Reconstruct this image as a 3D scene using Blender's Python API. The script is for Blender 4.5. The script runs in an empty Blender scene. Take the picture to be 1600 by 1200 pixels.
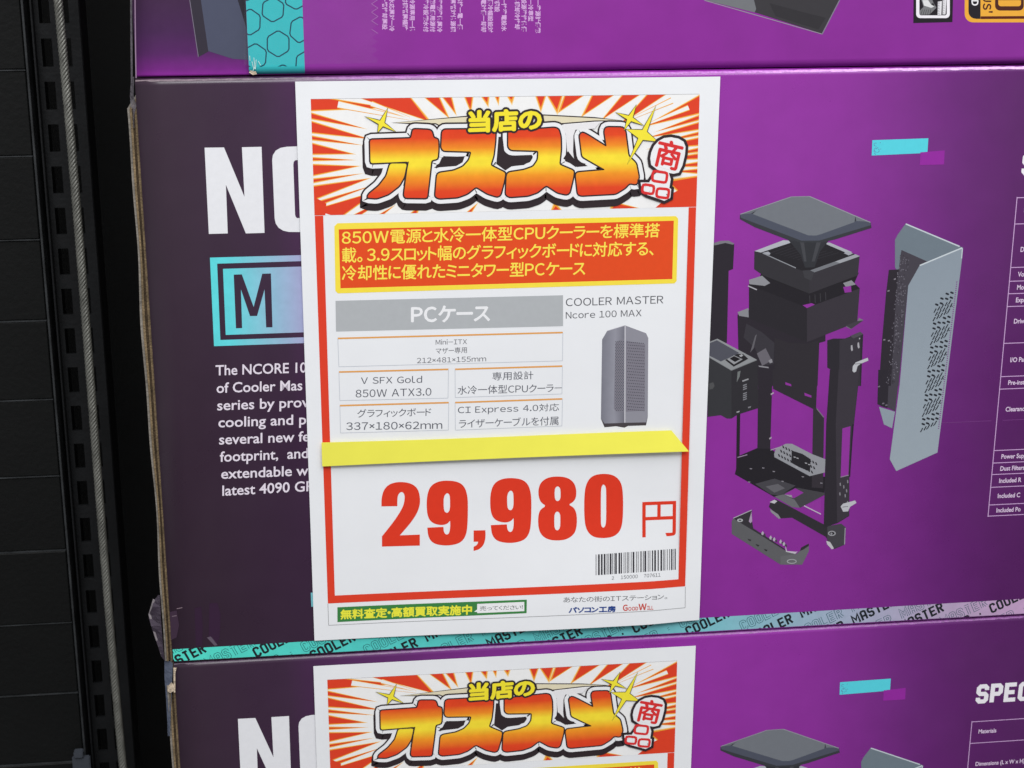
import bpy, bmesh, math, random
from mathutils import Vector, Matrix
from mathutils.geometry import tessellate_polygon
random.seed(7)
S = bpy.context.scene
COL = S.collection

# ------------------------------------------------------------------ camera
F, RX, RY, RZ = 2652.67201, 0.30694035, -0.12127118, -0.03748578
T = Vector((-0.1047489, -0.14613694, 0.82086263))
def rotm(rx, ry, rz):
    return (Matrix.Rotation(rz, 3, 'Z') @ Matrix.Rotation(ry, 3, 'Y') @ Matrix.Rotation(rx, 3, 'X'))
R = rotm(RX, RY, RZ)                       # plane frame (x right, y down, z into the shelf) -> camera frame
RT = R.transposed()
CP = -(RT @ T)
def W(v): return Vector((v[0], v[2], -v[1]))
cam = bpy.data.cameras.new('camera'); co = bpy.data.objects.new('camera', cam); COL.objects.link(co)
r, u, b = W(R[0]), -W(R[1]), -W(R[2])
co.matrix_world = Matrix(((r.x, u.x, b.x, CP.x), (r.y, u.y, b.y, CP.z), (r.z, u.z, b.z, -CP.y), (0, 0, 0, 1)))
cam.sensor_width = 36; cam.lens = F * 36 / 1600; cam.clip_start = .01; cam.clip_end = 50
cam.dof.use_dof = True; cam.dof.focus_distance = 0.84; cam.dof.aperture_fstop = 32
S.camera = co

# ------------------------------------------------------------------ light
w = bpy.data.worlds.new('World'); S.world = w; w.use_nodes = True
w.node_tree.nodes['Background'].inputs[0].default_value = (.97, .98, 1, 1)
w.node_tree.nodes['Background'].inputs[1].default_value = .40
def area(name, loc, target, sx, sy, power, col=(1, 1, 1)):
    l = bpy.data.lights.new(name, 'AREA'); l.shape = 'RECTANGLE'; l.size = sx; l.size_y = sy; l.energy = power; l.color = col
    o = bpy.data.objects.new(name, l); COL.objects.link(o); o.location = loc
    o.rotation_euler = (Vector(target) - Vector(loc)).to_track_quat('-Z', 'Y').to_euler()
    return o
area('ceiling_tube_near', (.25, -.85, 1.85), (.15, 0, -.1), 2.4, 1.2, 32, (1, .985, .97))
area('aisle_fill', (.1, -2.1, 1.9), (.1, 0, -.1), 2.6, .9, 63, (.97, .985, 1))  # added fill from behind the camera, standing in for the store's ambient light
S.view_settings.view_transform = 'Standard'; S.view_settings.look = 'None'
S.view_settings.exposure = 0; S.view_settings.gamma = 1; S.view_settings.use_curve_mapping = False

# ------------------------------------------------------------------ pixels of the printed faces -> metres on those faces
def un(x, y, d=0.0):
    v = RT @ Vector(((x - 800) / F, (y - 600) / F, 1)); q = CP + v * ((d - CP.z) / v.z)
    return Vector((q.x, -q.y))
def K(ox, oy, s):                           # picture crop -> whole-picture coordinates
    return lambda *p: [(ox + x / s, oy + y / s) for x, y in p]

# ------------------------------------------------------------------ materials
def lin(c): return tuple(((v / 255) / 12.92 if v / 255 <= .04045 else ((v / 255 + .055) / 1.055) ** 2.4) for v in c)
MATS = {}
def base_mat(name, rough, spec, bump=0, bscale=40):
    m = bpy.data.materials.new(name); m.use_nodes = True
    nt = m.node_tree; bs = nt.nodes['Principled BSDF']
    bs.inputs['Roughness'].default_value = rough; bs.inputs['Specular IOR Level'].default_value = spec
    tc = nt.nodes.new('ShaderNodeTexCoord')
    if bump:
        n = nt.nodes.new('ShaderNodeTexNoise'); n.inputs['Scale'].default_value = bscale; n.inputs['Detail'].default_value = 6 if bscale > 20 else 1.5
        nt.links.new(tc.outputs['Object'], n.inputs['Vector'])
        bp = nt.nodes.new('ShaderNodeBump'); bp.inputs['Strength'].default_value = bump; bp.inputs['Distance'].default_value = .002
        nt.links.new(n.outputs['Fac'], bp.inputs['Height']); nt.links.new(bp.outputs['Normal'], bs.inputs['Normal'])
    return m, nt, bs, tc
def mottle(nt, tc, sock_in, out, amt, scale):   # faint uneven ink
    n = nt.nodes.new('ShaderNodeTexNoise'); n.inputs['Scale'].default_value = scale; n.inputs['Detail'].default_value = 5
    nt.links.new(tc.outputs['Object'], n.inputs['Vector'])
    mr = nt.nodes.new('ShaderNodeMapRange'); mr.inputs[1].default_value = .3; mr.inputs[2].default_value = .7
    mr.inputs[3].default_value = 1 - amt; mr.inputs[4].default_value = 1 + amt
    nt.links.new(n.outputs['Fac'], mr.inputs[0])
    vm = nt.nodes.new('ShaderNodeVectorMath'); vm.operation = 'SCALE'
    if sock_in is None: pass
    elif isinstance(sock_in, tuple): vm.inputs[0].default_value = sock_in
    else: nt.links.new(sock_in, vm.inputs[0])
    nt.links.new(mr.outputs[0], vm.inputs[3]); nt.links.new(vm.outputs[0], out)
def ink(c, rough=.5, spec=.3, amt=.02, scale=300):
    key = (c, rough, spec)
    if key in MATS: return MATS[key]
    m, nt, bs, tc = base_mat('ink_%d_%d_%d' % c, rough, spec)
    mottle(nt, tc, lin(c), bs.inputs['Base Color'], amt, scale)
    MATS[key] = m; return m
def ramp_mat(name, axis, stops, rough=.5, spec=.3, bump=0, bscale=40, amt=.05, ms=200, skew=0, interp='LINEAR'):
    """printed gradient along a local axis: stops = [(metres, rgb)]"""
    m, nt, bs, tc = base_mat(name, rough, spec, bump, bscale)
    sp = nt.nodes.new('ShaderNodeSeparateXYZ'); nt.links.new(tc.outputs['Object'], sp.inputs[0])
    val = sp.outputs['XYZ'.index(axis)]
    if skew:
        ma = nt.nodes.new('ShaderNodeMath'); ma.operation = 'MULTIPLY_ADD'; ma.inputs[1].default_value = skew
        nt.links.new(sp.outputs[2 if axis == 'X' else 0], ma.inputs[0]); nt.links.new(val, ma.inputs[2]); val = ma.outputs[0]
    if bump:
        n2 = nt.nodes.new('ShaderNodeTexNoise'); n2.inputs['Scale'].default_value = 14; n2.inputs['Detail'].default_value = 8; n2.inputs['Roughness'].default_value = .65; nt.links.new(tc.outputs['Object'], n2.inputs['Vector'])
        r2 = nt.nodes.new('ShaderNodeMapRange'); r2.inputs[1].default_value = .3; r2.inputs[2].default_value = .7; r2.inputs[3].default_value = rough - .1; r2.inputs[4].default_value = rough + .14
        nt.links.new(n2.outputs['Fac'], r2.inputs[0]); nt.links.new(r2.outputs[0], bs.inputs['Roughness'])
    lo, hi = stops[0][0], stops[-1][0]
    mr = nt.nodes.new('ShaderNodeMapRange'); mr.inputs[1].default_value = lo; mr.inputs[2].default_value = hi
    nt.links.new(val, mr.inputs[0])
    cr = nt.nodes.new('ShaderNodeValToRGB'); el = cr.color_ramp.elements; cr.color_ramp.interpolation = interp
    while len(el) < len(stops): el.new(.5)
    for e, (p, c) in zip(el, stops): e.position = (p - lo) / (hi - lo); e.color = (*lin(c), 1)
    nt.links.new(mr.outputs[0], cr.inputs[0])
    mottle(nt, tc, cr.outputs[0], bs.inputs['Base Color'], amt, ms)
    return m
def metal(name, c, rough, met=0.0, spec=.4, bump=.15, bscale=300, amt=.25, scale=25):
    m, nt, bs, tc = base_mat(name, rough, spec, bump, bscale); bs.inputs['Metallic'].default_value = met
    mottle(nt, tc, lin(c), bs.inputs['Base Color'], amt, scale); return m

# ------------------------------------------------------------------ objects
def tag(o, label=None, cat=None, group=None, kind=None):
    for k, v in (('label', label), ('category', cat), ('group', group), ('kind', kind)):
        if v: o[k] = v
    return o
def thing(name, loc, label, cat, group=None):
    o = bpy.data.objects.new(name, None); COL.objects.link(o); o.location = loc; o.empty_display_size = .05
    return tag(o, label, cat, group)
def link_mesh(name, verts, faces, mats, midx=None, parent=None, smooth=False):
    off = parent.location if parent else Vector()
    me = bpy.data.meshes.new(name); me.from_pydata([Vector(v) - off for v in verts], [], faces)
    for m in mats: me.materials.append(m)
    if midx:
        for p, i in zip(me.polygons, midx): p.material_index = i
    if smooth:
        for p in me.polygons: p.use_smooth = True
    me.update()
    o = bpy.data.objects.new(name, me); COL.objects.link(o)
    if parent: o.parent = parent
    return o
def box_mesh(name, lo, hi, mat, parent=None, bev=.0005):
    bm = bmesh.new(); bmesh.ops.create_cube(bm, size=1)
    off = parent.location if parent else Vector()
    for v in bm.verts: v.co = Vector((lo[i] + (v.co[i] + .5) * (hi[i] - lo[i]) for i in range(3))) - off
    if bev: bmesh.ops.bevel(bm, geom=bm.edges[:], offset=bev, segments=2, affect='EDGES')
    me = bpy.data.meshes.new(name); bm.to_mesh(me); me.materials.append(mat)
    o = bpy.data.objects.new(name, me); COL.objects.link(o)
    if parent: o.parent = parent
    return o

def clip_poly(poly, clip):
    out = poly
    for i in range(len(clip)):
        a, b2 = clip[i], clip[(i + 1) % len(clip)]
        inp, out = out, []
        if not inp: break
        side = lambda p: (b2[0] - a[0]) * (p[1] - a[1]) - (b2[1] - a[1]) * (p[0] - a[0])
        for j in range(len(inp)):
            p, q = inp[j], inp[(j + 1) % len(inp)]; sp, sq = side(p), side(q)
            if sp >= 0: out.append(p)
            if (sp >= 0) != (sq >= 0):
                t = sp / (sp - sq); out.append((p[0] + (q[0] - p[0]) * t, p[1] + (q[1] - p[1]) * t))
    return out
def ccw(p):
    a = sum(p[i][0] * p[(i + 1) % len(p)][1] - p[(i + 1) % len(p)][0] * p[i][1] for i in range(len(p)))
    return a >= 0
TXT, GLY = {}, {}
def one_glyph(ch, bold, native=False):
    if (ch, bold) in GLY: return GLY[(ch, bold)]
    c = bpy.data.curves.new('lettering', 'FONT'); c.body = chr(ord(ch) + 0xFEE0) if not native and 33 <= ord(ch) < 127 else ch; c.offset = bold; c.resolution_u = 3
    o = bpy.data.objects.new('lettering', c); COL.objects.link(o); bpy.context.view_layer.update()
    dg = bpy.context.evaluated_depsgraph_get(); me = bpy.data.meshes.new_from_object(o.evaluated_get(dg))
    r5 = ([(q.co.x, q.co.y) for q in me.vertices], [tuple(p.vertices) for p in me.polygons])
    bpy.data.objects.remove(o); bpy.data.curves.remove(c); bpy.data.meshes.remove(me)
    GLY[(ch, bold)] = r5; return r5   # (vertices, faces)
def text_mesh(s, bold, native=False):
    if native: return one_glyph(s, bold, True)
    if (s, bold) in TXT: return TXT[(s, bold)]
    v, f, cur = [], [], 0.0
    for ch in s:
        if ch == ' ': cur += .34; continue
        gv, gf = one_glyph(ch, bold); n = ord(ch)
        lo, hi = min(p[0] for p in gv), max(p[0] for p in gv)
        if n < 127 or ch in '×・':  sh, adv = cur + .045 - lo, hi - lo + .105      # proportional latin
        elif ch in '。、': sh, adv = cur, .62
        elif 0x3040 <= n < 0x3100: sh, adv = cur + .04 - lo, max(.5, hi - lo + .08)  # proportional kana
        else: sh, adv = cur, 1.0
        i0 = len(v); v += [(p[0] + sh, p[1]) for p in gv]; f += [tuple(k + i0 for k in q) for q in gf]; cur += adv
    TXT[(s, bold)] = (v, f); return v, f
class Art:
    """print on a surface: polygons given in picture coordinates, laid on the face at depth d (or a curved sheet)"""
    def __init__(self, d=0.0, surf=None, clip=None):
        self.d, self.surf, self.clip = d, surf, clip
        self.v, self.f, self.mi, self.m, self.g = [], [], [], [], []; self.q = 0; self.base = 0
    def un(self, x, y):
        if not self.surf: return un(x, y, self.d)
        d = self.d
        for _ in range(5): d = self.surf(un(x, y, d))
        return un(x, y, d)
    def raw(self, poly, mat, layer=1, clip='self'):      # poly in metres on the face
        clip = self.clip if clip == 'self' else clip
        poly = [(p[0], p[1]) for p in poly]
        if not ccw(poly): poly.reverse()
        if clip: poly = clip_poly(poly, clip)
        if len(poly) < 3: return
        if mat not in self.m: self.m.append(mat)
        i0 = len(self.v)
        for p in poly:
            d = self.surf(p) if self.surf else self.d
            self.v.append((p[0], d, p[1]))
        self.f.append(tuple(range(i0, i0 + len(poly)))); self.mi.append(self.m.index(mat)); self.g.append((layer, self.q))
    def shape(self, contours, mat, layer=1, clip='self'):   # metres; several contours = holes
        self.q += 1; flat = [p for c in contours for p in c]
        for t in tessellate_polygon([[Vector((p[0], p[1], 0)) for p in c] for c in contours]):
            self.raw([flat[i] for i in t], mat, layer, clip)
    def poly(self, pts, mat, layer=1, *holes):
        self.shape([[self.un(*p) for p in c] for c in (pts,) + holes], mat, layer)
    def quad(self, a, b, c, d, mat, layer=1, n=1):           # a-b top, d-c bottom; split along its length
        self.q += 1; a, b, c, d = (Vector(self.un(*p)) for p in (a, b, c, d))
        for i in range(n):
            s, t = i / n, (i + 1) / n
            self.raw([a.lerp(b, s), a.lerp(b, t), d.lerp(c, t), d.lerp(c, s)], mat, layer)
    def line(self, p, q, w, mat, layer=1, n=1):
        (x0, y0), (x1, y1) = p, q; L = math.hypot(x1 - x0, y1 - y0); nx, ny = -(y1 - y0) / L * w / 2, (x1 - x0) / L * w / 2
        self.quad((x0 - nx, y0 - ny), (x1 - nx, y1 - ny), (x1 + nx, y1 + ny), (x0 + nx, y0 + ny), mat, layer, n)
    def ribbon(self, P, wd, mat, layer=1, closed=True, clip='self'):     # mitred stroke, metres
        P = [Vector(p) for p in P]; n = len(P); L, Rr = [], []
        for i in range(n):
            a = P[i - 1] if (closed or i > 0) else None; c = P[(i + 1) % n] if (closed or i < n - 1) else None
            d1 = (P[i] - a).normalized() if a is not None else None; d2 = (c - P[i]).normalized() if c is not None else None
            d1 = d1 or d2; d2 = d2 or d1
            n1, n2 = Vector((-d1.y, d1.x)), Vector((-d2.y, d2.x)); m = n1 + n2
            m = m.normalized() if m.length > 1e-6 else n1
            k = wd / 2 / max(.55, m.dot(n1)); L.append(P[i] + m * k); Rr.append(P[i] - m * k)
        self.q += 2; q0 = self.q
        for i in range(n if closed else n - 1):
            self.q = q0 + i % 2; j = (i + 1) % n; self.raw([L[i], L[j], Rr[j], Rr[i]], mat, layer, clip)
        self.q = q0 + 1
    def outline(self, pts, wpx, mat, layer=1, closed=True):
        if wpx > 6:
            for p in pts:
                o = self.un(*p); self.q += 1
                self.raw([(o[0] + math.cos(k * .5236) * wpx * .000161, o[1] + math.sin(k * .5236) * wpx * .000161) for k in range(12)], mat, layer)
        self.ribbon([self.un(*p) for p in pts], wpx * .000322, mat, layer, closed)
    def text(self, s, box, mat, layer=1, bold=0.0, ref=None, clip='self', ring=0, fat=0.0):
        """box = left x, top, bottom, right x, top, bottom in picture coordinates of the ink of ref (default s)"""
        x0, t0, b0, x1, t1, b1 = box
        v, f = text_mesh(s, bold); rv = text_mesh(ref, bold)[0] if ref else v
        ax, bx = min(p[0] for p in rv), max(p[0] for p in rv); ay, by = min(p[1] for p in rv), max(p[1] for p in rv)
        self.q += 1; O, X, Y = Vector(self.un(x0, b0)), Vector(self.un(x1, b1)), Vector(self.un(x0, t0)); ex, ey = X - O, Y - O
        pts = [O + ex * ((p[0] - ax) / (bx - ax)) + ey * ((p[1] - ay) / (by - ay)) for p in v]
        for k in range(ring):
            self.q += 1; an = 2 * math.pi * k / ring; dv = Vector((math.cos(an), math.sin(an))) * (fat * .000322)
            for q in f: self.raw([pts[i] + dv for i in q], mat, layer, clip)
        if not ring:
            for q in f: self.raw([pts[i] for i in q], mat, layer, clip)
    def textb(self, s, p0, p1, h, mat, ref=None, bold=0.0, layer=1):
        """baseline p0-p1 spanned by ref, h = cap height in pixels"""
        v, f = text_mesh(s, bold, True); rv = text_mesh(ref or s, bold, True)[0]
        self.q += 1; ax, bx = min(p[0] for p in rv), max(p[0] for p in rv); cap = .69
        O, X, Y = Vector(self.un(*p0)), Vector(self.un(*p1)), Vector(self.un(p0[0], p0[1] - h)); ex, ey = X - O, Y - O
        pts = [O + ex * ((p[0] - ax) / (bx - ax)) + ey * (p[1] / cap) for p in v]
        for q in f: self.raw([pts[i] for i in q], mat, layer)
    def build(self, name, parent):
        bb = {}                                   # later ink lies just above earlier ink, only where they overlap
        for q, k in zip(self.f, self.g):
            X_, Z_ = [self.v[i][0] for i in q], [self.v[i][2] for i in q]; o = bb.get(k)
            bb[k] = (min(X_), min(Z_), max(X_), max(Z_)) if o is None else (min(o[0], *X_), min(o[1], *Z_), max(o[2], *X_), max(o[3], *Z_))
        rank, done = {}, []; self.top = self.base
        for k in sorted(bb):
            x, z, X2, Z2 = bb[k]; r7 = self.base
            for rr, o in done:
                if rr >= r7 and o[0] <= X2 and o[2] >= x and o[1] <= Z2 and o[3] >= z: r7 = rr + 1
            rank[k] = r7; self.top = max(self.top, r7); done.append((r7, bb[k]))
        for q, k in zip(self.f, self.g):
            for i in q: p = self.v[i]; self.v[i] = (p[0], p[1] - 5e-5 - rank[k] * 2.2e-6, p[2])
        return link_mesh(name, self.v, self.f, self.m, self.mi, parent)

def roundc(P, r):
    o = []
    for i in range(len(P)):
        a, p, b4 = Vector(P[i - 1]), Vector(P[i]), Vector(P[(i + 1) % len(P)])
        p1, p2 = p + (a - p).normalized() * min(r, .4 * (a - p).length), p + (b4 - p).normalized() * min(r, .4 * (b4 - p).length)
        o += [tuple(p1), tuple((p1 + p2 + p * 2) / 4), tuple(p2)]
    return o
def smooth(P, n=2):                                   # round the digit outlines
    for _ in range(n):
        o = []
        for i in range(len(P)):
            p, q = P[i], P[(i + 1) % len(P)]; o += [(p[0] * .75 + q[0] * .25, p[1] * .75 + q[1] * .25), (p[0] * .25 + q[0] * .75, p[1] * .25 + q[1] * .75)]
        P = o
    return P

# square stroke alphabet for the condensed headings on the cartons
def glyph(ch, w=.55, c=.12, t=.2):
    h = t / 2
    G = {'C': [[(w, .72), (w, 1 - c), (w - c, 1), (c, 1), (0, 1 - c), (0, c), (c, 0), (w - c, 0), (w, c), (w, .28)]],
         'L': [[(0, 1 + h), (0, 0), (w + h, 0)]],
         'E': [[(w + h, 1), (0, 1), (0, 0), (w + h, 0)], [(h, .5), (w, .5)]],
         'R': [[(0, -h), (0, 1), (w - c, 1), (w, 1 - c), (w, .5 + c), (w - c, .5), (h, .5)], [(w * .55, .5 - h), (w + .02, -h)]],
         'M': [[(0, -h), (0, 1), (w * .7, .35), (w * 1.4, 1), (w * 1.4, -h)]],
         'A': [[(0, -h), (0, 1 - c), (c, 1), (w - c, 1), (w, 1 - c), (w, -h)], [(h, .4), (w - h, .4)]],
         'S': [[(w, .74), (w, 1 - c), (w - c, 1), (c, 1), (0, 1 - c), (0, .5 + c), (c, .5), (w - c, .5), (w, .5 - c), (w, c), (w - c, 0), (c, 0), (0, c), (0, .26)]],
         'T': [[(-.02, 1), (w + .02, 1)], [(w / 2, 1 - h), (w / 2, -h)]],
         'P': [[(0, -h), (0, 1), (w - c, 1), (w, 1 - c), (w, .45 + c), (w - c, .45), (h, .45)]],
         'I': [[(0, 1 + h), (0, -h)]], 'F': [[(w + h, 1), (0, 1), (0, -h)], [(h, .5), (w * .9, .5)]],
         'N': [[(0, -h), (0, 1), (w, 0), (w, 1 + h)]], ' ': []}
    if ch == 'O': return [], [[(w - c, 1), (c, 1), (0, 1 - c), (0, c), (c, 0), (w - c, 0), (w, c), (w, 1 - c)]], w
    if ch == '.': return [[(.0, .5), (.2, .5)]], [], .2
    return G[ch], [], (0 if ch == 'I' else w * 1.4 if ch == 'M' else w)
def stroke_text(art, s, O, ex, ey, mat, t=.2, layer=1, clip=None, centre=None, gap=.42):
    """O origin, ex/ey = vectors of one cap height along/up; centre = index of the character put on O"""
    size = ey.length; x = 0; place = []
    for ch in s: place.append(x); x += glyph(ch)[2] + gap
    x0 = place[centre] if centre is not None else 0; yo = .5 if centre is not None else 0
    for ch, px in zip(s, place):
        op, cl, _ = glyph(ch)
        for P, closed in [(p, False) for p in op] + [(p, True) for p in cl]:
            art.ribbon([O + ex * (q[0] + px - x0) + ey * (q[1] - yo) for q in P], t * size, mat, layer, closed, clip)

# ------------------------------------------------------------------ the setting: dark bay of the shelf behind the cartons
m_dark = metal('black_painted_wall', (12, 13, 13), .8)
m_panel = metal('black_panel', (9, 10, 10), .6, spec=.25, amt=.3, scale=14)
m_post = metal('black_powder_coat', (20, 21, 23), .5, spec=.3, amt=.3, scale=40)
m_floor = metal('grey_floor', (70, 70, 70), .6)
zf = -.64
tag(box_mesh('wall', (-1.0, .42, zf), (1.2, .47, .7), m_dark, bev=0), kind='structure')
tag(box_mesh('floor', (-1.0, -2.2, zf - .05), (1.2, .415, zf), m_floor, bev=0), kind='structure')

# ------------------------------------------------------------------ cartons
XL, XR, DEP = -.0761, .47, .26
ZT, H = .0022, .3080
ZB = ZT - H
GRP = 'purple computer case cartons stacked on each other'
def carton_body(name, parent, x0, x1, y0, z0, z1, y1, mat, rt, rb):
    prof = []
    def arc(cy, cz, r, a0, a1, n=5):
        for i in range(n + 1):
            a = a0 + (a1 - a0) * i / n; prof.append((cy + r * math.cos(a), cz + r * math.sin(a)))
    arc(y0 + rb, z0 + rb, rb, 1.5 * math.pi, math.pi); arc(y0 + rt, z1 - rt, rt, math.pi, .5 * math.pi)
    arc(y1 - .002, z1 - .002, .002, .5 * math.pi, 0); arc(y1 - .002, z0 + .002, .002, 0, -.5 * math.pi)
    n = len(prof); NX = 40; v, f, sm = [], [], []
    rnd = random.Random(3)
    for k in range(NX + 1):
        x = x0 + (x1 - x0) * k / NX
        for (y, z) in prof: v.append((x, y, z))
    for k in range(NX):
        for i in range(n): j = (i + 1) % n; f.append((k * n + i, k * n + j, (k + 1) * n + j, (k + 1) * n + i))
    f.append(tuple(range(n - 1, -1, -1))); f.append(tuple(NX * n + i for i in range(n)))
    o = link_mesh(name, v, f, [mat], None, parent)
    for p in o.data.polygons[:-2]: p.use_smooth = True
    bm = bmesh.new(); bm.from_mesh(o.data); bmesh.ops.recalc_face_normals(bm, faces=bm.faces); bm.to_mesh(o.data); bm.free()
    return o

m_board = metal('raw_board_edge', (118, 100, 74), .9, bump=.5, bscale=900, amt=.35, scale=160)
m_liner = metal('grey_board_liner', (128, 122, 114), .8, bump=.4, bscale=500, amt=.3, scale=120)
m_flute = metal('dark_flute', (72, 58, 42), .95, bump=.5, bscale=900, amt=.4, scale=200)
m_torn = metal('torn_paper', (196, 178, 156), .95, bump=.6, bscale=1500, amt=.3, scale=500)
def clear_tape(name, rough=.12, alpha=.25, col=(235, 238, 240)):
    m, nt, bs, tc = base_mat(name, rough, .6, .5, 260)
    bs.inputs['Base Color'].default_value = (*lin(col), 1); bs.inputs['Alpha'].default_value = alpha; return m
m_tape = clear_tape('clear_packing_tape')
m_tapeedge = clear_tape('wrinkled_tape', .25, .5, (120, 114, 122))

def board_edge(name, parent, zlo, zhi, xs, y0, mats):
    """three thin plies of corrugated board standing past the left end; xs(z, k) gives the boundary of ply k"""
    v, f, mi = [], [], []; N = 60
    for k, m in enumerate(mats):
        i0 = len(v); dy = (.0006, .0, .0012, .0002)[k % 4]
        for i in range(N + 1):
            z = zlo + (zhi - zlo) * i / N; a, b3 = xs(z, k), xs(z, k + 1) - .00008
            v += [(a, y0 + dy, z), (b3, y0 + dy, z), (b3, y0 + .2, z), (a, y0 + .2, z)]
        for i in range(N):
            for q in range(4):
                s = i0 + i * 4; f.append((s + q, s + (q + 1) % 4, s + 4 + (q + 1) % 4, s + 4 + q)); mi.append(k)
        f.append((i0 + 3, i0 + 2, i0 + 1, i0)); mi.append(k); e = i0 + N * 4; f.append((e, e + 1, e + 2, e + 3)); mi.append(k)
    return link_mesh(name, v, f, mats, mi, parent)

# ---- middle carton
mid = thing('cardboard_box', (XL, 0, ZB), 'purple computer case carton in the middle of the stack, seen from top to bottom', 'box', GRP)
X = lambda px, py=560: un(px, py).x - XL
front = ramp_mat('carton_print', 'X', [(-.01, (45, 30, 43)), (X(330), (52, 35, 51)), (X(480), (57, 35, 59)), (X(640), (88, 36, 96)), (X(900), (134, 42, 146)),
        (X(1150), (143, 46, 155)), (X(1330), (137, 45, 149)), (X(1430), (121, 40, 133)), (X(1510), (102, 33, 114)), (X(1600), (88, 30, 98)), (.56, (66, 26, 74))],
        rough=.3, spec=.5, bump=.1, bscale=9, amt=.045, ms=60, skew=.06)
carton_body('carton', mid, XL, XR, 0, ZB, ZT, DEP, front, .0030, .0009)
def ply_x(z, k):
    t = (ZT - z) / H
    wv = .0004 * math.sin(z * 41 + 1) + .0003 * math.sin(z * 93)
    out = -.0002 - .0003 * math.sin(min(1, t * 1.3) * 3)      # outer boundary, metres left of the front edge
    wid = .0046 - .0014 * max(0, t - .4) + wv
    return XL - wid * (1 - k / 4) - (.0 if k == 4 else .00005)
board_edge('flap_edge', mid, ZB + .0006, ZT - .014, ply_x, .0012, [m_liner, m_board, m_flute, m_board])
def crumple(name, parent, pts, mat, d=.0):
    v = [(un(x, y, d + dd).x, d + dd, un(x, y, d + dd).y) for x, y, dd in pts]
    n = len(v) // 2; f = [(i, i + 1, n + i + 1, n + i) for i in range(n - 1)]
    o = link_mesh(name, v, f, [mat], None, parent); s = o.modifiers.new('thick', 'SOLIDIFY'); s.thickness = .0002; return o
# crumpled clear tape wrapped round the left end
crumple('packing_tape', mid, [(247, 930, .002), (239, 940, .004), (238, 948, .003), (232, 962, .006), (236, 978, .003), (240, 990, .004), (247, 1010, .002), (252, 1026, .002), (257, 1032, .002),
                              (250, 930, .0008), (250, 940, .0008), (250.5, 948, .0008), (251, 962, .0008), (252, 978, .0008), (253, 990, .0008), (254.5, 1010, .0008), (256, 1026, .0008), (258, 1032, .0008)], clear_tape('purple_tinted_tape', .2, .75, (74, 64, 78)))
crumple('packing_tape', mid, [(239, 936, .0035), (232, 960, .0055), (239.5, 988, .0035), (251, 1022, .0018), (242, 938, .003), (235.5, 960, .005), (242.5, 988, .003), (253.5, 1022, .0016)], clear_tape('pale_tape_fold', .25, .9, (150, 142, 146)))
crumple('packing_tape', mid, [(205, 120, .004), (203, 150, .004), (204, 163, .004), (206, 178, .003), (206, 200, .003),
                              (209, 120, .001), (208, 150, .001), (213, 164, .0008), (209, 180, .001), (209, 200, .001)], m_tapeedge)
tp = Art(0); tp.base = 20
c3 = K(0, 720, 2.5)
tp.poly(c3((760, 575), (786, 570), (792, 640), (790, 722), (765, 724)), ink((50, 28, 52)), 1)
tp.poly(c3((818, 556), (850, 556), (862, 600), (858, 690), (846, 716), (815, 690)), ink((52, 29, 54)), 1)
tp.poly(c3((808, 690), (824, 686), (850, 720), (838, 722)), ink((96, 84, 98)), 3)
tp.poly(c3((690, 577), (712, 572), (713, 574), (691, 579)), ink((150, 130, 140)), 3); tp.poly(c3((672, 606), (690, 603), (690, 606), (672, 609)), ink((120, 104, 114)), 3)
tp.poly(c3((664, 590), (690, 584), (700, 640), (690, 690), (668, 700)), ink((60, 42, 60)), 1)
tp.build('tape_end', mid)

WHITE, LILAC = ink((229, 229, 233)), ink((214, 190, 220))
a = Art(0); c = K(300, 200, 6)
a.poly(c((118, 184), (300, 182), (492, 645), (468, 180), (652, 176), (680, 983), (505, 988), (318, 532), (335, 988), (158, 993)), WHITE)
a.poly(c((985, 172), (890, 175), (830, 186), (785, 212), (758, 255), (752, 300), (775, 850), (785, 895), (812, 935), (855, 962), (910, 974), (1020, 975), (1120, 972), (1120, 840),
         (985, 845), (972, 832), (966, 810), (950, 345), (953, 318), (966, 303), (985, 300), (1100, 296), (1100, 170)), WHITE)
L_TITLE = a.build('title_lettering', mid)
badge_ink = ramp_mat('badge_gradient', 'X', [(X(325, 470), (92, 218, 222)), (X(360, 470), (98, 212, 220)), (X(420, 470), (140, 190, 212)), (X(475, 470), (166, 166, 206)), (X(560, 470), (180, 150, 200))])
a = Art(0); c = K(300, 390, 7.06)
a.poly(c((198, 88), (1300, 58), (1330, 1028), (243, 1065)), badge_ink, 1, c((277, 155), (1300, 124), (1320, 964), (313, 997)))
M_hole = c((460, 276), (550, 273), (680, 632), (775, 266), (871, 263), (888, 857), (818, 858), (800, 440), (718, 732), (640, 733), (540, 440), (553, 866), (485, 868))
a.poly(c((342, 212), (1300, 184), (1320, 909), (372, 941)), badge_ink, 1, M_hole)
L_BADGE = a.build('badge', mid)
a = Art(0); c = K(320, 550, 5)
for s, ref, p0, p1 in (('The NCORE 100', 'The NCORE', (84, 182), (656, 163)), ('of Cooler Mas', 'of Cooler', (92, 319), (552, 304)), ('series by prov', 'series by', (97, 455), (545, 438)),
                       ('cooling and pe', 'cooling and', (106, 588), (690, 567)), ('several new fe', 'several new', (112, 722), (700, 700)), ('footprint,  and', 'footprint', (118, 857), (552, 838)),
                       ('extendable wi', 'extendable', (128, 990), (680, 967)), ('latest 4090 GP', 'latest 4090', (137, 1122), (663, 1094))):
    a.textb(s, c(p0)[0], c(p1)[0], 15.6, ink((228, 218, 230)), ref, .013)
L_DESC = a.build('description_lettering', mid)

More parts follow.
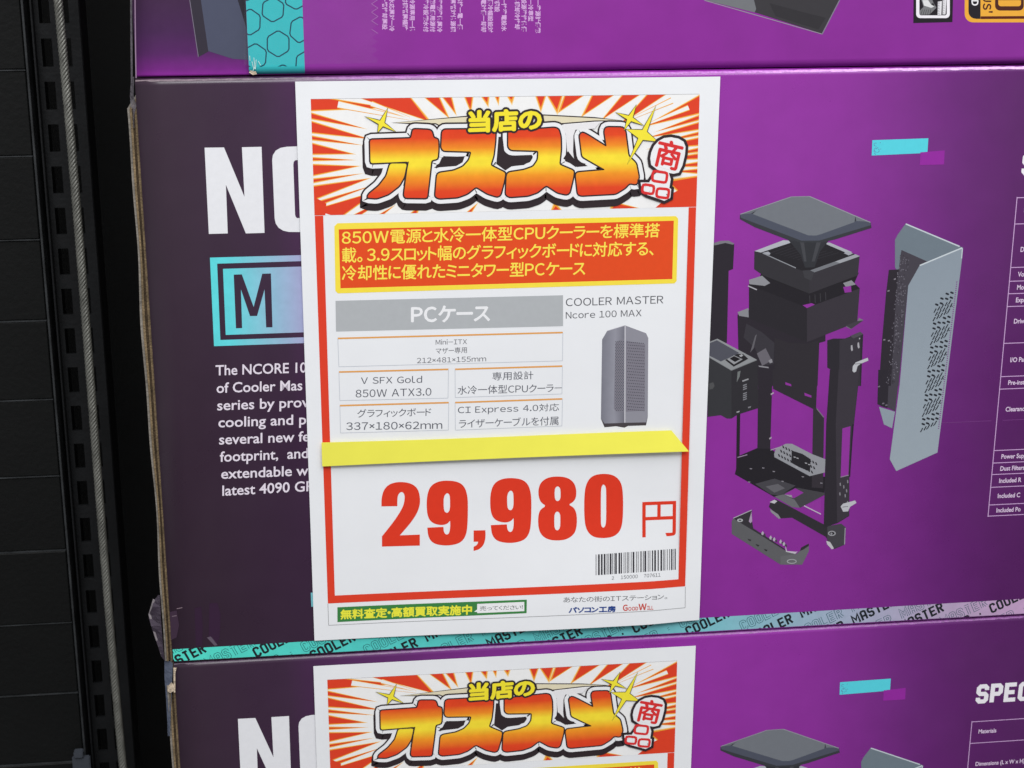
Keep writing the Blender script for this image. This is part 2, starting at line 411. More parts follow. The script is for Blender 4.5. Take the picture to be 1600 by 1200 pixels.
# exploded picture of the computer case
P4, P5 = K(1100, 280, 3.636), K(1100, 580, 3.636)
g = lambda r_, g_=None, b_=None: ink((r_, g_ if g_ is not None else r_, b_ if b_ is not None else r_))
ink_flat = ink
def ink(c, *k):
    if max(c) - min(c) < 18 and max(c) < 140: c = tuple(max(14, round(v8 * .93 - 1)) if v8 < 90 else v8 for v8 in c)
    return ink_flat(c, *k)
D1, D2, D3, G1, G2, G3 = ink((47, 42, 50)), ink((38, 34, 41)), ink((59, 54, 63)), ink((92, 96, 102)), ink((126, 128, 134)), ink((150, 152, 158))
PUR = ink((142, 50, 152))
a = Art(0)
# upright rail partly under the price sign
a.poly(P4((40, 362), (140, 352), (172, 368), (165, 510), (140, 520), (130, 930), (30, 930)), D1)
a.poly(P4((50, 364), (95, 350), (140, 349), (172, 366), (165, 372), (120, 362), (60, 376)), ink((120, 118, 126)), 2)
# lid
Q1 = K(1140, 290, 6.667); Q2 = K(1360, 340, 6); Q3 = K(1360, 540, 6); Q4 = K(1100, 450, 5.714); Q5 = K(1130, 640, 4.8)
def oval(cc, cx_, cy_, rx, ry, n=12): return cc(*[(cx_ + rx * math.cos(2 * math.pi * k / n), cy_ + ry * math.sin(2 * math.pi * k / n)) for k in range(n)])
a.poly(P4((330, 520), (592, 640), (880, 530), (850, 600), (600, 720), (300, 600)), ink((36, 33, 38)), 1)
a.poly(Q1((258, 682), (560, 570), (1020, 592), (1355, 735), (1335, 935), (830, 1125), (350, 935), (255, 870)), ink((40, 38, 43)), 1)
for i in range(9): a.line(Q1((430 + 46 * i, 700 + 12 * i))[0], Q1((640 + 62 * i, 625 + 9 * i))[0], .8, ink((56, 54, 60)), 2)
a.poly(Q1((258, 682), (560, 568), (632, 574), (632, 596), (325, 697)), ink((176, 178, 186)), 3); a.poly(Q1((1010, 594), (1040, 592), (1275, 692), (1250, 714), (1010, 612)), ink((170, 172, 180)), 3)
a.poly(Q1((340, 700), (400, 686), (426, 704), (416, 722), (372, 716)), ink((160, 162, 170)), 4); a.poly(Q1((1186, 702), (1240, 686), (1286, 708), (1240, 727)), ink((160, 162, 170)), 4)
a.poly(Q1((258, 684), (325, 697), (345, 702), (700, 866), (830, 915), (830, 1125), (350, 935), (255, 870)), ink((55, 53, 58)), 4); a.poly(Q1((830, 915), (1355, 735), (1335, 935), (830, 1125)), ink((59, 56, 62)), 4)
a.line(Q1((345, 703))[0], Q1((690, 858))[0], 1.5, ink((140, 142, 148)), 5)
a.poly(Q1((845, 880), (1100, 790), (1310, 714), (1357, 735), (1150, 808), (870, 908), (800, 925), (790, 905)), ink((116, 118, 124)), 5); a.poly(Q1((1100, 790), (1310, 714), (1357, 735), (1150, 808)), ink((158, 160, 166)), 6)
a.poly(Q1((760, 885), (830, 880), (880, 900), (850, 990), (780, 960)), ink((66, 65, 70)), 6)
a.poly(Q1((600, 556), (1030, 575), (940, 690), (885, 850), (785, 855), (740, 720), (640, 600)), ink((54, 55, 60)), 7)
a.poly(Q1((735, 590), (775, 590), (800, 790), (775, 790)), ink((74, 75, 81)), 8); a.poly(Q1((905, 590), (950, 590), (885, 790), (855, 790)), ink((74, 75, 81)), 8)
a.poly(Q1((108, 300), (640, 116), (830, 110), (1470, 383), (1478, 440), (1100, 560), (960, 592), (750, 592), (600, 562), (260, 432), (106, 348)), ink((60, 62, 68)), 9)
a.poly(Q1((108, 300), (210, 282), (790, 510), (940, 510), (1330, 362), (1468, 384), (1470, 412), (935, 572), (750, 574), (118, 334)), ink((84, 88, 95)), 10)
a.poly(Q1((300, 240), (640, 116), (830, 110), (1310, 318), (1300, 380), (950, 506), (900, 520), (820, 518), (770, 500), (240, 296)), ink((114, 118, 125)), 11)
a.poly(Q1((108, 300), (300, 236), (300, 250), (220, 290)), ink((104, 108, 115)), 11); a.poly(Q1((1310, 316), (1468, 384), (1400, 372), (1320, 368)), ink((110, 114, 122)), 11)
a.line(Q1((112, 298))[0], Q1((640, 117))[0], 1.1, ink((148, 148, 156)), 12); a.line(Q1((832, 112))[0], Q1((1466, 383))[0], 1.3, ink((150, 150, 158)), 12); a.line(Q1((640, 117))[0], Q1((832, 112))[0], 1.0, ink((142, 142, 150)), 12)
# fan duct
a.poly(P4((255, 595), (330, 550), (560, 640), (840, 575), (885, 620), (870, 812), (585, 925), (255, 792)), D2, 1)
a.poly(P4((255, 600), (585, 730), (585, 925), (255, 792)), ink((44, 41, 47)), 2); a.poly(P4((585, 730), (885, 620), (870, 812), (585, 925)), ink((60, 55, 63)), 2)
a.poly(P4((255, 572), (330, 548), (376, 590), (345, 606), (258, 596)), ink((140, 140, 146)), 3)
a.poly(P4((790, 590), (838, 574), (862, 598), (806, 612)), ink((140, 140, 146)), 3); a.poly(P4((790, 612), (835, 606), (838, 640), (800, 645)), PUR, 3)
a.poly(P4((560, 716), (610, 704), (630, 712), (585, 732)), PUR, 4); a.line(P4((250, 606))[0], P4((300, 628))[0], 1.8, ink((170, 168, 175)), 4)
for i in range(4): a.line(P4((600 + 30 * i, 660 - 6 * i))[0], P4((602 + 30 * i, 712 - 8 * i))[0], 1.2, ink((64, 62, 68)), 3)
# mounting plate and columns
a.poly(P4((190, 770), (255, 745), (590, 915), (690, 880), (690, 920), (655, 930), (645, 1174), (200, 1174)), D1, 1)
a.poly(P4((190, 755), (252, 732), (254, 785), (200, 776)), ink((134, 134, 140)), 2); a.poly(P4((868, 812), (880, 788), (906, 800), (835, 852), (802, 836)), ink((118, 118, 124)), 1)
a.poly(P4((805, 832), (868, 806), (905, 802), (836, 850)), ink((70, 66, 74)), 2)
a.poly(P4((240, 820), (330, 870), (400, 930), (395, 1050), (330, 1060), (290, 960), (225, 900)), ink((60, 57, 64)), 2)
a.poly(P4((300, 990), (350, 960), (385, 1030), (330, 1060)), ink((104, 100, 108)), 3); a.poly(P4((262, 985), (290, 890), (300, 880), (282, 960)), ink((96, 94, 100)), 3)
a.poly(P4((310, 1058), (365, 1066), (368, 1074), (312, 1066)), ink((140, 138, 144)), 4); a.poly(P4((366, 1030), (385, 1020), (390, 1040), (374, 1046)), ink((140, 138, 144)), 4)
a.poly(P4((400, 900), (480, 930), (585, 935), (650, 915), (645, 1174), (400, 1174)), ink((50, 46, 53)), 3)
a.poly(P5((390, -8), (646, -8), (636, 222), (392, 100)), ink((50, 46, 53)), 2); a.poly(P5((308, -8), (390, -8), (376, 440), (303, 440)), D1, 2)
a.poly(P5((462, 62), (495, 74), (496, 86), (462, 76)), PUR, 4); a.poly(P5((570, 122), (610, 138), (610, 150), (572, 138)), PUR, 4)
a.poly(P5((620, 205), (640, 210), (682, 262), (676, 665), (612, 660)), ink((56, 51, 58)), 3); a.line(P5((640, 212))[0], P5((680, 262))[0], 1.4, ink((120, 112, 124)), 4)
a.poly(P5((186, 240), (206, 240), (202, 480), (182, 590)), D2, 2)
a.poly(P5((378, 128), (396, 118), (396, 126), (380, 136)), ink((170, 160, 172)), 4); a.poly(P5((370, 380), (384, 372), (384, 380), (372, 388)), ink((170, 160, 172)), 4)
# bottom plate
a.poly(P5((175, 585), (200, 480), (305, 435), (376, 440), (600, 590), (690, 600), (684, 690), (540, 765), (400, 715)), ink((37, 33, 40)), 1)
a.poly(P5((290, 640), (400, 610), (520, 650), (430, 706), (380, 700)), ink((74, 72, 78)), 2); a.poly(P5((350, 655), (420, 640), (460, 665), (400, 690)), ink((98, 96, 102)), 3)
a.line(P5((190, 490))[0], P5((246, 474))[0], 1.4, ink((150, 130, 156)), 4); a.line(P5((378, 448))[0], P5((440, 428))[0], 1.4, ink((160, 150, 164)), 4)
a.poly(P5((398, 470), (408, 440), (465, 412), (500, 412), (612, 470), (690, 500), (686, 575), (600, 596), (400, 488)), ink((146, 147, 153)), 3)
rg = random.Random(5)
for i in range(3):
    for k in range(12):
        x, y = 420 + 17 * k + 12 * i, 478 - 24 * i + 8.6 * k
        if x < 640: a.poly(P5((x, y - 9), (x + 7, y - 7), (x + 14, y + 9), (x + 4, y + 7)), ink((44, 42, 48)), 5)
a.poly(P5((498, 450), (560, 470), (606, 500), (602, 570), (540, 545), (496, 520)), ink((40, 38, 43)), 6)
for x, y in ((508, 484), (524, 490), (572, 518), (590, 526), (520, 540)): a.poly(P5((x, y), (x + 12, y + 2), (x + 14, y + 8), (x + 2, y + 6)), ink((165, 165, 170)), 7)
for x, y in ((250, 626), (330, 546), (390, 566), (555, 596), (440, 622), (660, 632), (260, 550)): a.poly(P5((x, y), (x + 14, y + 2), (x + 12, y + 7), (x, y + 6)), ink((130, 126, 134)), 7)
# front bracket
a.poly(P5((400, 712), (530, 662), (682, 690), (690, 700), (545, 776), (500, 772)), ink((72, 70, 75)), 3); a.poly(P5((400, 712), (450, 700), (515, 730), (545, 776), (500, 772)), ink((104, 104, 108)), 4)
a.poly(P5((455, 700), (518, 664), (566, 690), (510, 722)), PUR, 5); a.poly(P5((455, 700), (498, 704), (502, 718), (486, 714)), ink((150, 148, 154)), 6)
a.poly(P5((368, 770), (380, 738), (410, 728), (690, 875), (806, 886), (800, 985), (740, 1010), (690, 940), (500, 832), (435, 836)), ink((50, 47, 53)), 2)
a.poly(P5((372, 744), (400, 730), (416, 738), (400, 752)), ink((190, 188, 194)), 5); a.poly(P5((374, 782), (420, 812), (436, 836), (424, 838), (380, 800)), ink((140, 138, 144)), 5)
a.line(P5((568, 764))[0], P5((664, 812))[0], 1.6, ink((190, 180, 194)), 5); a.poly(P5((566, 768), (664, 722), (664, 808)), PUR, 4)
a.poly(P5((700, 880), (780, 866), (806, 888), (800, 985), (735, 1008), (700, 960)), ink((72, 70, 76)), 3); a.line(P5((802, 890))[0], P5((798, 984))[0], 1.4, ink((150, 150, 154)), 5)
a.poly(P5((694, 964), (716, 970), (738, 1006), (726, 1012), (700, 984)), ink((190, 188, 192)), 5)
a.poly(oval(Q5, 815, 928, 30, 20), ink((150, 150, 155)), 6); a.poly(oval(Q5, 815, 928, 20, 12), ink((48, 46, 51)), 7); a.poly(oval(Q5, 812, 930, 8, 8), ink((140, 140, 146)), 8)
# right pillar
a.poly(P4((700, 915), (735, 905), (800, 905), (890, 872), (904, 882), (892, 1174), (715, 1174), (722, 1082), (700, 1070)), ink((46, 43, 50)), 3)
a.poly(P4((770, 915), (890, 880), (884, 1174), (768, 1174)), ink((60, 56, 64)), 4)
a.poly(P4((830, 890), (888, 866), (905, 880), (850, 905)), ink((84, 80, 88)), 5)
a.poly(P5((715, -10), (886, -10), (852, 300), (826, 600), (825, 822), (760, 862), (680, 890), (694, 300)), ink((47, 43, 51)), 6)
a.poly(P5((765, -10), (884, -10), (850, 300), (826, 600), (824, 820), (756, 860), (748, 300)), ink((62, 57, 66)), 7)
a.poly(P5((786, 325), (832, 312), (820, 588), (776, 604)), PUR, 8); a.line(P5((846, 300))[0], P5((826, 600))[0], 2.2, ink((42, 38, 46)), 9)
a.line(P5((775, 602))[0], P5((822, 590))[0], 1.4, ink((140, 124, 146)), 9)
for x, y in ((834, 945), (872, 930)): a.poly(P4((x, y), (x + 8, y - 4), (x + 12, y + 26), (x + 4, y + 32), (x, y + 20)), ink((168, 166, 172)), 9)
a.poly(P4((880, 902), (886, 900), (887, 908), (881, 910)), ink((168, 166, 172)), 9)
for x, y in ((770, 635), (812, 620), (768, 690), (806, 672), (790, 650), (798, 700), (812, 740)): a.poly(P5((x, y), (x + 6, y - 3), (x + 8, y + 14), (x + 2, y + 17)), ink((135, 132, 140)), 9)
for p in (P4((843, 1090), (845, 1062), (862, 1040), (930, 1014), (934, 1030), (890, 1048), (872, 1062), (864, 1092), (852, 1098)), P5((776, 768), (790, 752), (858, 734), (866, 748), (830, 770), (818, 796), (790, 798))):
    a.poly(p, ink((186, 187, 192)), 10)
a.line(P4((856, 1050))[0], P4((900, 1046))[0], 1, ink((110, 108, 114)), 11); a.line(P5((786, 772))[0], P5((818, 768))[0], 1, ink((110, 108, 114)), 11)
# power supply
a.poly(Q4((40, 484), (120, 452), (472, 640), (245, 735), (40, 618)), ink((142, 144, 147)), 5); a.poly(Q4((50, 492), (115, 466), (316, 580), (150, 656), (40, 600)), ink((86, 87, 90)), 6)
a.poly(Q4((188, 642), (265, 602), (300, 588), (350, 590), (395, 632), (345, 660), (265, 702)), ink((40, 38, 42)), 6); a.poly(Q4((205, 636), (268, 600), (345, 636), (268, 682)), ink((150, 151, 155)), 7)
a.poly(Q4((228, 630), (268, 607), (326, 634), (276, 660)), ink((30, 28, 32)), 8); a.poly(Q4((312, 604), (336, 590), (350, 602), (330, 616)), ink((165, 166, 170)), 8)
a.poly(Q4((30, 612), (245, 735), (245, 1165), (205, 1165), (150, 1135), (30, 1150)), ink((57, 57, 61)), 5); a.poly(Q4((245, 735), (478, 640), (484, 1072), (300, 1130), (245, 1165)), ink((49, 47, 53)), 5)
a.line(Q4((245, 735))[0], Q4((472, 642))[0], 1.0, ink((120, 122, 125)), 7); a.line(Q4((40, 614))[0], Q4((245, 735))[0], 1.0, ink((128, 130, 133)), 7)
a.poly(Q4((300, 748), (326, 738), (318, 790), (292, 842)), ink((112, 116, 116)), 8); a.poly(Q4((340, 826), (396, 806), (398, 818), (344, 838)), ink((150, 150, 154)), 8)
for y in (862, 880, 898, 936, 954, 972, 990): a.poly(Q4((348, y + 4), (382, y - 8), (382, y + 2), (348, y + 14)), ink((128, 128, 134)), 8)
a.poly(Q4((290, 1104), (318, 1096), (314, 1108), (292, 1114)), ink((165, 165, 170)), 8); a.poly(Q4((392, 1062), (420, 1054), (416, 1068), (394, 1074)), ink((125, 123, 130)), 8)
a.poly(P5((30, 70), (52, 62), (60, 84), (50, 100), (30, 104)), ink((86, 86, 88)), 8)
# front foot
a.poly(Q5((75, 815), (215, 752), (216, 838), (226, 890), (462, 1044), (470, 1060)), ink((56, 53, 59)), 1)
a.poly(Q5((64, 836), (75, 816), (265, 932), (470, 1062), (548, 1082), (642, 1008), (642, 1062), (592, 1162), (430, 1162), (64, 932)), ink((93, 93, 96)), 2)
a.poly(Q5((430, 1100), (548, 1084), (642, 1012), (642, 1062), (592, 1162), (430, 1162)), ink((101, 101, 104)), 3)
a.line(Q5((76, 814))[0], Q5((214, 753))[0], 1.2, ink((172, 170, 176)), 3); a.poly(Q5((212, 762), (217, 838), (205, 852), (192, 838)), ink((170, 150, 176)), 3)
a.poly(Q5((462, 1000), (478, 1060), (548, 1066), (560, 1060), (540, 1082), (470, 1066)), ink((190, 184, 194)), 3); a.poly(Q5((585, 1034), (642, 1004), (642, 1022), (600, 1050), (575, 1060)), ink((50, 47, 52)), 4)
for x, y in ((285, 922), (345, 955), (372, 968), (420, 985), (445, 1002)): a.poly(Q5((x, y + 4), (x + 12, y - 12), (x + 20, y + 4), (x + 14, y + 20), (x + 4, y + 18)), ink((178, 172, 182)), 4); a.poly(Q5((x + 16, y + 10), (x + 30, y + 6), (x + 34, y + 26), (x + 22, y + 26)), ink((74, 68, 78)), 4)
a.poly(oval(Q5, 126, 830, 22, 13), ink((176, 176, 180)), 5); a.poly(oval(Q5, 126, 830, 11, 6), ink((80, 78, 84)), 6)
a.outline(oval(Q5, 514, 1138, 34, 15), 1.4, ink((164, 164, 168)), 5)
for x, y in ((190, 968), (250, 1008), (312, 1044)): a.poly(Q5((x - 8, y), (x + 22, y + 8), (x + 12, y + 20), (x, y + 12)), ink((50, 48, 53)), 4)
# perforated side panel
a.poly(P4((1085, 500), (1085, 345), (1100, 315), (1145, 253), (1470, 388), (1225, 490), (1120, 560)), ink((110, 122, 132)), 1)
a.poly(P4((1118, 420), (1122, 402), (1135, 408), (1275, 470), (1225, 490), (1160, 605), (1105, 1174), (1052, 1174), (1100, 560)), ink((74, 70, 80)), 2)
a.poly(P4((1050, 515), (1108, 512), (1100, 560), (1085, 760), (1062, 1174), (994, 1174), (1010, 930), (1035, 640)), ink((48, 43, 52)), 3)
for x, y in ((1078, 565), (1042, 632), (1018, 910), (1044, 915)): a.poly(P4((x, y), (x + 12, y - 3), (x + 12, y + 5), (x, y + 7)), ink((130, 124, 134)), 5)
a.poly(P5((990, -8), (1052, -8), (1042, 210), (1010, 200), (985, 186)), ink((46, 42, 50)), 3); a.poly(P5((1050, -8), (1112, -8), (1086, 228), (1040, 204)), ink((74, 70, 80)), 2)
for x, y in ((988, 84), (1012, 180), (1030, 190)): a.poly(P5((x, y), (x + 12, y - 2), (x + 12, y + 6), (x, y + 8)), ink((110, 104, 116)), 5)
a.poly(P5((994, 202), (1085, 230), (1068, 324), (1022, 302)), ink((140, 152, 162)), 3)
for k in range(240):
    t = rg.random(); x = 1130 - 75 * t + rg.uniform(-22, 34); y = 430 + 740 * t
    if x < 1225 - 120 * max(0, min(1, (y - 490) / 560)): a.poly(P4((x, y), (x + 5, y + 2), (x + 3, y + 8), (x - 2, y + 5)), ink(rg.choice([(98, 94, 104), (56, 52, 60), (112, 108, 118)])), 4)
pan = ramp_mat('panel_picture_grey', 'Z', [(un(1400, 760).y - ZB, (152, 163, 172)), (un(1450, 560).y - ZB, (146, 157, 167)), (un(1480, 400).y - ZB, (138, 149, 160))], amt=.012)
a.poly(P4((1225, 490), (1470, 388), (1466, 450), (1376, 1164)) + P5((1326, 462), (1092, 567), (1055, 500)) + P4((1112, 1164), (1160, 605)), pan, 4)
a.line(P4((1146, 254))[0], P4((1452, 382))[0], 2.0, ink((196, 204, 210)), 5); a.line(P4((1226, 490))[0], P4((1466, 390))[0], 2.0, ink((200, 208, 213)), 5)
a.line(P4((1468, 392))[0], P4((1463, 450))[0], 1.6, ink((190, 200, 206)), 6)
dk = ink((40, 42, 50)); L0, L1, R0, R1 = Vector((1462.5, 462)), Vector((1438.5, 676)), Vector((1491.5, 445)), Vector((1465.5, 662)); TR_, BR_ = Vector((1494, 440)), Vector((1465, 672))
def at_(u_, y_):                                   # y_ in pixels down the perforated field
    t = y_ / 214; return L0.lerp(L1, t).lerp(R0.lerp(R1, t), u_)
for per_ in range(-1, 6):
    b9 = per_ * 37.3 + 8
    for r9, (off, st) in enumerate(((0, 0), (7.6, 0))):
        for u_ in (.10, .36, .64, .90):
            y_ = b9 + off + (2.5 if u_ in (.36, .90) else 0)
            if not (0 <= y_ <= 212) or y_ < 18 - 26 * u_: continue
            p = at_(u_, y_); a.poly([(p.x - 3.1, p.y - .6), (p.x - 1.6, p.y - 2.2), (p.x + 2.2, p.y - .8), (p.x + 3.0, p.y + .9), (p.x + 1.6, p.y + 2.2), (p.x - 2.2, p.y + .8)], dk, 6)
    for r9 in range(3):
        for k in range(5):
            u_ = .04 + .2 * k + (.1 if r9 % 2 else 0); y_ = b9 + 16 + r9 * 6.6
            if u_ > 1 or not (0 <= y_ <= 213) or y_ < 18 - 26 * u_: continue
            p = at_(u_, y_); a.poly([(p.x - 2.6, p.y + 3.0), (p.x - 1.0, p.y + 3.6), (p.x + 2.6, p.y - 3.0), (p.x + 1.0, p.y - 3.6)], dk, 6)
            if (k + r9) % 2: q = at_(min(1, u_ + .1), y_ + 2.5); a.poly([(q.x - 1.1, q.y), (q.x, q.y - 1.3), (q.x + 1.2, q.y), (q.x, q.y + 1.3)], dk, 6)
for i in range(70):
    p = TR_.lerp(BR_, i / 70) + Vector((.8, 0)); a.poly([(p.x - .7, p.y), (p.x + 1.4, p.y - .4), (p.x + 1.2, p.y + 1.3), (p.x - .9, p.y + 1.4)], ink((120, 70, 130)), 7)
PIC = a.build('product_picture', mid); ink = ink_flat
a = Art(0)
a.poly([(1363, 219), (1450.5, 216), (1449, 239), (1362, 243)], ink((86, 208, 222)), 2)
for k in range(26):
    x, y = 1365 + rg.random() ** 2 * 12, 221 + rg.random() * 20; a.poly([(x, y), (x + 1.4, y + .4), (x + .6, y + 1.6)], ink((96, 60, 130)), 4)
ACC = a.build('colour_bar', mid)
a = Art(0); a.base = 8
a.poly([(1438, 238), (1476, 235), (1475, 257), (1437, 258)], ink((146, 40, 156)), 3)
ACC2 = a.build('colour_bar', mid)
a = Art(0); a.poly([(485.5, 926), (520, 924), (520, 946), (486.5, 948)], ink((120, 196, 206)), 2); a.build('colour_bar', mid)

# specification table
a = Art(0)
tl = [(1588.5, 309), (1586, 350), (1580, 418), (1578, 439.5), (1576, 459), (1574, 479), (1569.5, 536.5), (1564.5, 588.5), (1562.5, 608), (1554, 704), (1552.5, 723.5), (1550.5, 741.5), (1548, 761.5), (1546, 789), (1543.5, 806.5)]
lnm = ink((206, 168, 214))
Pt = [un(*p) for p in tl]; x0 = sum(p.x for p in Pt) / len(Pt); lw = .00042
a.raw([(x0 - lw, Pt[0].y + lw), (x0, Pt[0].y + lw), (x0, Pt[-1].y - lw), (x0 - lw, Pt[-1].y - lw)], lnm)
for p in Pt: a.raw([(x0 + .00002, p.y - lw / 2), (x0 + .088, p.y - lw / 2), (x0 + .088, p.y + lw / 2), (x0 + .00002, p.y + lw / 2)], lnm)
cell = ['Materials', 'Dimensions (L x W x H)', 'Volume', 'Motherboard', 'Expansion Slots', 'Drive Bays', 'I/O Panel', 'Pre-installed', 'Clearances', 'Power Supply', 'Dust Filters', 'Included R', 'Included C', 'Included Po']
for i, s in enumerate(cell):
    zc = (Pt[i].y + Pt[i + 1].y) / 2; v, f = text_mesh(s, .02, True); k = .0037; kx = .0262 / max(p[0] for p in text_mesh('Dimensions (L x W x', .02, True)[0])
    zo = {0: .0005, 1: -.002, 5: .002, 8: .006}.get(i, 0)
    for q in f: a.raw([(x0 + .0042 + v[j][0] * kx, zc - .0013 + zo + v[j][1] * k) for j in q], ink((222, 200, 226)))
O = un(1517.5, 1127.5); Hd = Pt[0].y - O.y
p0, p1, ph = un(1523, 1095.4), un(1582.6, 1092), un(1523, 1068)
hz = .0096
stroke_text(a, 'SPECIFICATIONS', Vector((x0 + .0021, Pt[0].y + .0128)), Vector((hz * .92, 0)), Vector((hz * .015, hz)), ink((236, 232, 238)), t=.27, gap=.40)
crs = ink((110, 52, 120)); a.line((1468, 661), (1549, 657.4), 1.2, crs, 1); a.line((1566, 656.8), (1600, 655.3), 1.2, crs, 1)  # crease lines of the carton itself, drawn into the table's mesh
TAB = a.build('spec_table_and_crease', mid)

# turquoise band with diagonal lettering along the bottom
b0, b1 = un(262, 1015), un(1600, 935.5); zt = b0.y; zt2 = b1.y + (b1.y - b0.y) / (b1.x - b0.x) * (XR - b1.x)
zb = ZB + .0010
band = [(XL + .0004, zb), (XR - .0004, zb), (XR - .0004, zt2), (XL + .0004, zt)]
mb = ramp_mat('turquoise_band', 'X', [(0, (84, 220, 200)), (X(560, 1000), (82, 204, 196)), (X(900, 990), (100, 198, 200)), (X(1100, 980), (122, 190, 200)), (X(1300, 965), (158, 172, 194)), (X(1480, 950), (178, 158, 188)), (X(1600, 950), (192, 156, 194)), (.55, (198, 150, 200))], spec=.3)
bi = metal('black_band_ink', (24, 30, 36), .5, amt=.05); bo = metal('grey_band_ink', (34, 84, 92), .5, amt=.1)
a = Art(0, clip=band)
a.raw(band, mb, 1)
full = 'COOLER MASTER . COOLER MASTER . COOLER MASTER . '
ang = math.radians(25); hb = .0050; ex, ey = Vector((math.cos(ang), math.sin(ang))) * hb * .92, Vector((-math.sin(ang), math.cos(ang))) * hb
bold = [(180, 8), (300, 11), (410, 17), (522, 19), (654, 22), (788, 25), (900, 28), (990, 32), (1096, 34), (1229, 37 - 16), (1346, 40 - 16), (1454, 43 - 16), (1548, 32), (1650, 35 - 16)]
for (px, ci) in bold:
    py = 1015 + (px - 262) * (935.5 - 1015) / 1338 + 14
    stroke_text(a, full, Vector((un(px, py).x, (zt + zb) / 2 + .0006)), ex, ey, bi, t=.24, layer=2, clip=band, centre=ci, gap=.40)
for (p, ci), (q, _) in zip(bold, bold[1:]):
    px = (p + q) / 2 + 8; py = 1015 + (px - 262) * (935.5 - 1015) / 1338 + 14; O = Vector((un(px, py).x, (zt + zb) / 2 + .0004))
    stroke_text(a, full, O, ex, ey, bo, t=.30, layer=2, clip=band, centre=max(0, ci - 1), gap=.46); stroke_text(a, full, O, ex, ey, mb, t=.18, layer=3, clip=band, centre=max(0, ci - 1), gap=.46)
a.build('border_band', mid)

fold = ramp_mat('worn_fold_sheen_print', 'X', [(0, (118, 104, 110)), (X(460, 120), (112, 96, 110)), (X(560, 120), (150, 96, 160)), (X(1130, 115), (176, 104, 188)), (X(1300, 115), (206, 150, 216)), (X(1600, 112), (216, 170, 226)), (.56, (200, 150, 210))], rough=.35, spec=.5, amt=.22, ms=700)  # fold wear, with the top bevel's highlight painted into its paler right side
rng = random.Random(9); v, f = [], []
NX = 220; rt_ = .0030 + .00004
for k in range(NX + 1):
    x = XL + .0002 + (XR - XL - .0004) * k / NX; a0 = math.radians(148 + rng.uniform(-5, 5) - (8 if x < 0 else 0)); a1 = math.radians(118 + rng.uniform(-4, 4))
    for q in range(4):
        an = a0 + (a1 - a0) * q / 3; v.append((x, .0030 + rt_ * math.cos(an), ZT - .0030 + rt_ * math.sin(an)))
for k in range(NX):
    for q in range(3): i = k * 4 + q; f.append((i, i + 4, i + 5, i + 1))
link_mesh('worn_fold', v, f, [fold], None, mid, True)  # strip carries the fold wear and the painted bevel highlight


# ---- lower carton: the same carton again
def copy_thing(o, loc, label, shift=None):
    r3 = o.copy(); COL.objects.link(r3); r3.location = loc; r3['label'] = label
    for ch in [c4 for c4 in COL.objects if c4.parent == o]:
        k = ch.copy(); COL.objects.link(k); k.parent = r3
        for g5 in [c4 for c4 in COL.objects if c4.parent == ch]:
            k5 = g5.copy(); COL.objects.link(k5); k5.parent = k
        if shift and ch.name in shift: k.location = Vector(k.location) + Vector(shift[ch.name])
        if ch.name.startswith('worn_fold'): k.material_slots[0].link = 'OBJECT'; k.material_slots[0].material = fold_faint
    return r3
fold_faint = ramp_mat('faint_fold_sheen', 'X', [(0, (84, 66, 84)), (X(460, 120), (84, 60, 88)), (X(700, 120), (126, 62, 138)), (X(1300, 115), (142, 72, 152)), (.56, (112, 62, 122))], rough=.35, spec=.5, amt=.3, ms=500)  # fainter painted fold highlight and wear for the lower carton
low = copy_thing(mid, (XL + .0004, .0, ZB - H - .0004), 'purple computer case carton at the bottom of the stack, its top part just in view',
                 {L_TITLE.name: (.001, 0, -.0018), L_BADGE.name: (.001, 0, -.0018), L_DESC.name: (.001, 0, -.0018), PIC.name: (.0012, 0, .0022), ACC.name: (.0012, 0, .0014), ACC2.name: (.0012, 0, .0014), TAB.name: (.0012, 0, .0026)})
for ch in [c4 for c4 in COL.objects if c4.parent == low and c4.name.startswith('packing_tape')]: bpy.data.objects.remove(ch)
crumple('packing_tape', low, [(257, 1030, .004), (257, 1060, .004), (259, 1085, .004), (261, 1120, .003), (262, 1150, .003),
                              (270, 1036, .001), (269, 1060, .001), (268, 1085, .001), (266, 1120, .001), (265, 1150, .001)], clear_tape('blue_grey_tape', .25, .8, (92, 100, 120)))
a = Art(-.0003)
a.poly([(262, 1072), (268, 1066), (272, 1071), (271, 1080), (266, 1083), (262, 1080)], m_torn, 1); a.poly([(271, 1043), (276, 1043), (274, 1052), (274, 1082), (271.5, 1082)], m_torn, 2)
a.build('torn_corner', low)

# ---- upper carton, standing the other way round
ZU = ZT + .0005
top = thing('cardboard_box', (XL, 0, ZU), 'purple carton on top of the stack with a turquoise hexagon strip at its corner', 'box', GRP)
XU = un(212, 121).x
Zt = lambda py: un(300, py).y - ZU
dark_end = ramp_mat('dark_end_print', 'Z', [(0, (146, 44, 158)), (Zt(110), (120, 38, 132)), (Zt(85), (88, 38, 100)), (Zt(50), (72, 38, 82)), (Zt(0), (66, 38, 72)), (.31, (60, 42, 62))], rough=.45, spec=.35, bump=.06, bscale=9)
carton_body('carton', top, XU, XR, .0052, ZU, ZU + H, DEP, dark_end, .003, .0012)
SD = .0026
xs = un(386.5, 60, SD).x
sleeve_ink = ramp_mat('sleeve_print', 'X', [(0, (140, 50, 152)), (X(900, 60), (142, 46, 153)), (X(1600, 60), (138, 45, 150)), (.56, (130, 46, 142))], rough=.36, spec=.4, bump=.1, bscale=8, amt=.045, ms=60)
carton_body('sleeve', top, xs, XR + .001, SD, ZU + .0004, ZU + H + .001, DEP + .008, sleeve_ink, .003, .0040); sleeve = [c4 for c4 in COL.objects if c4.parent == top][-1]
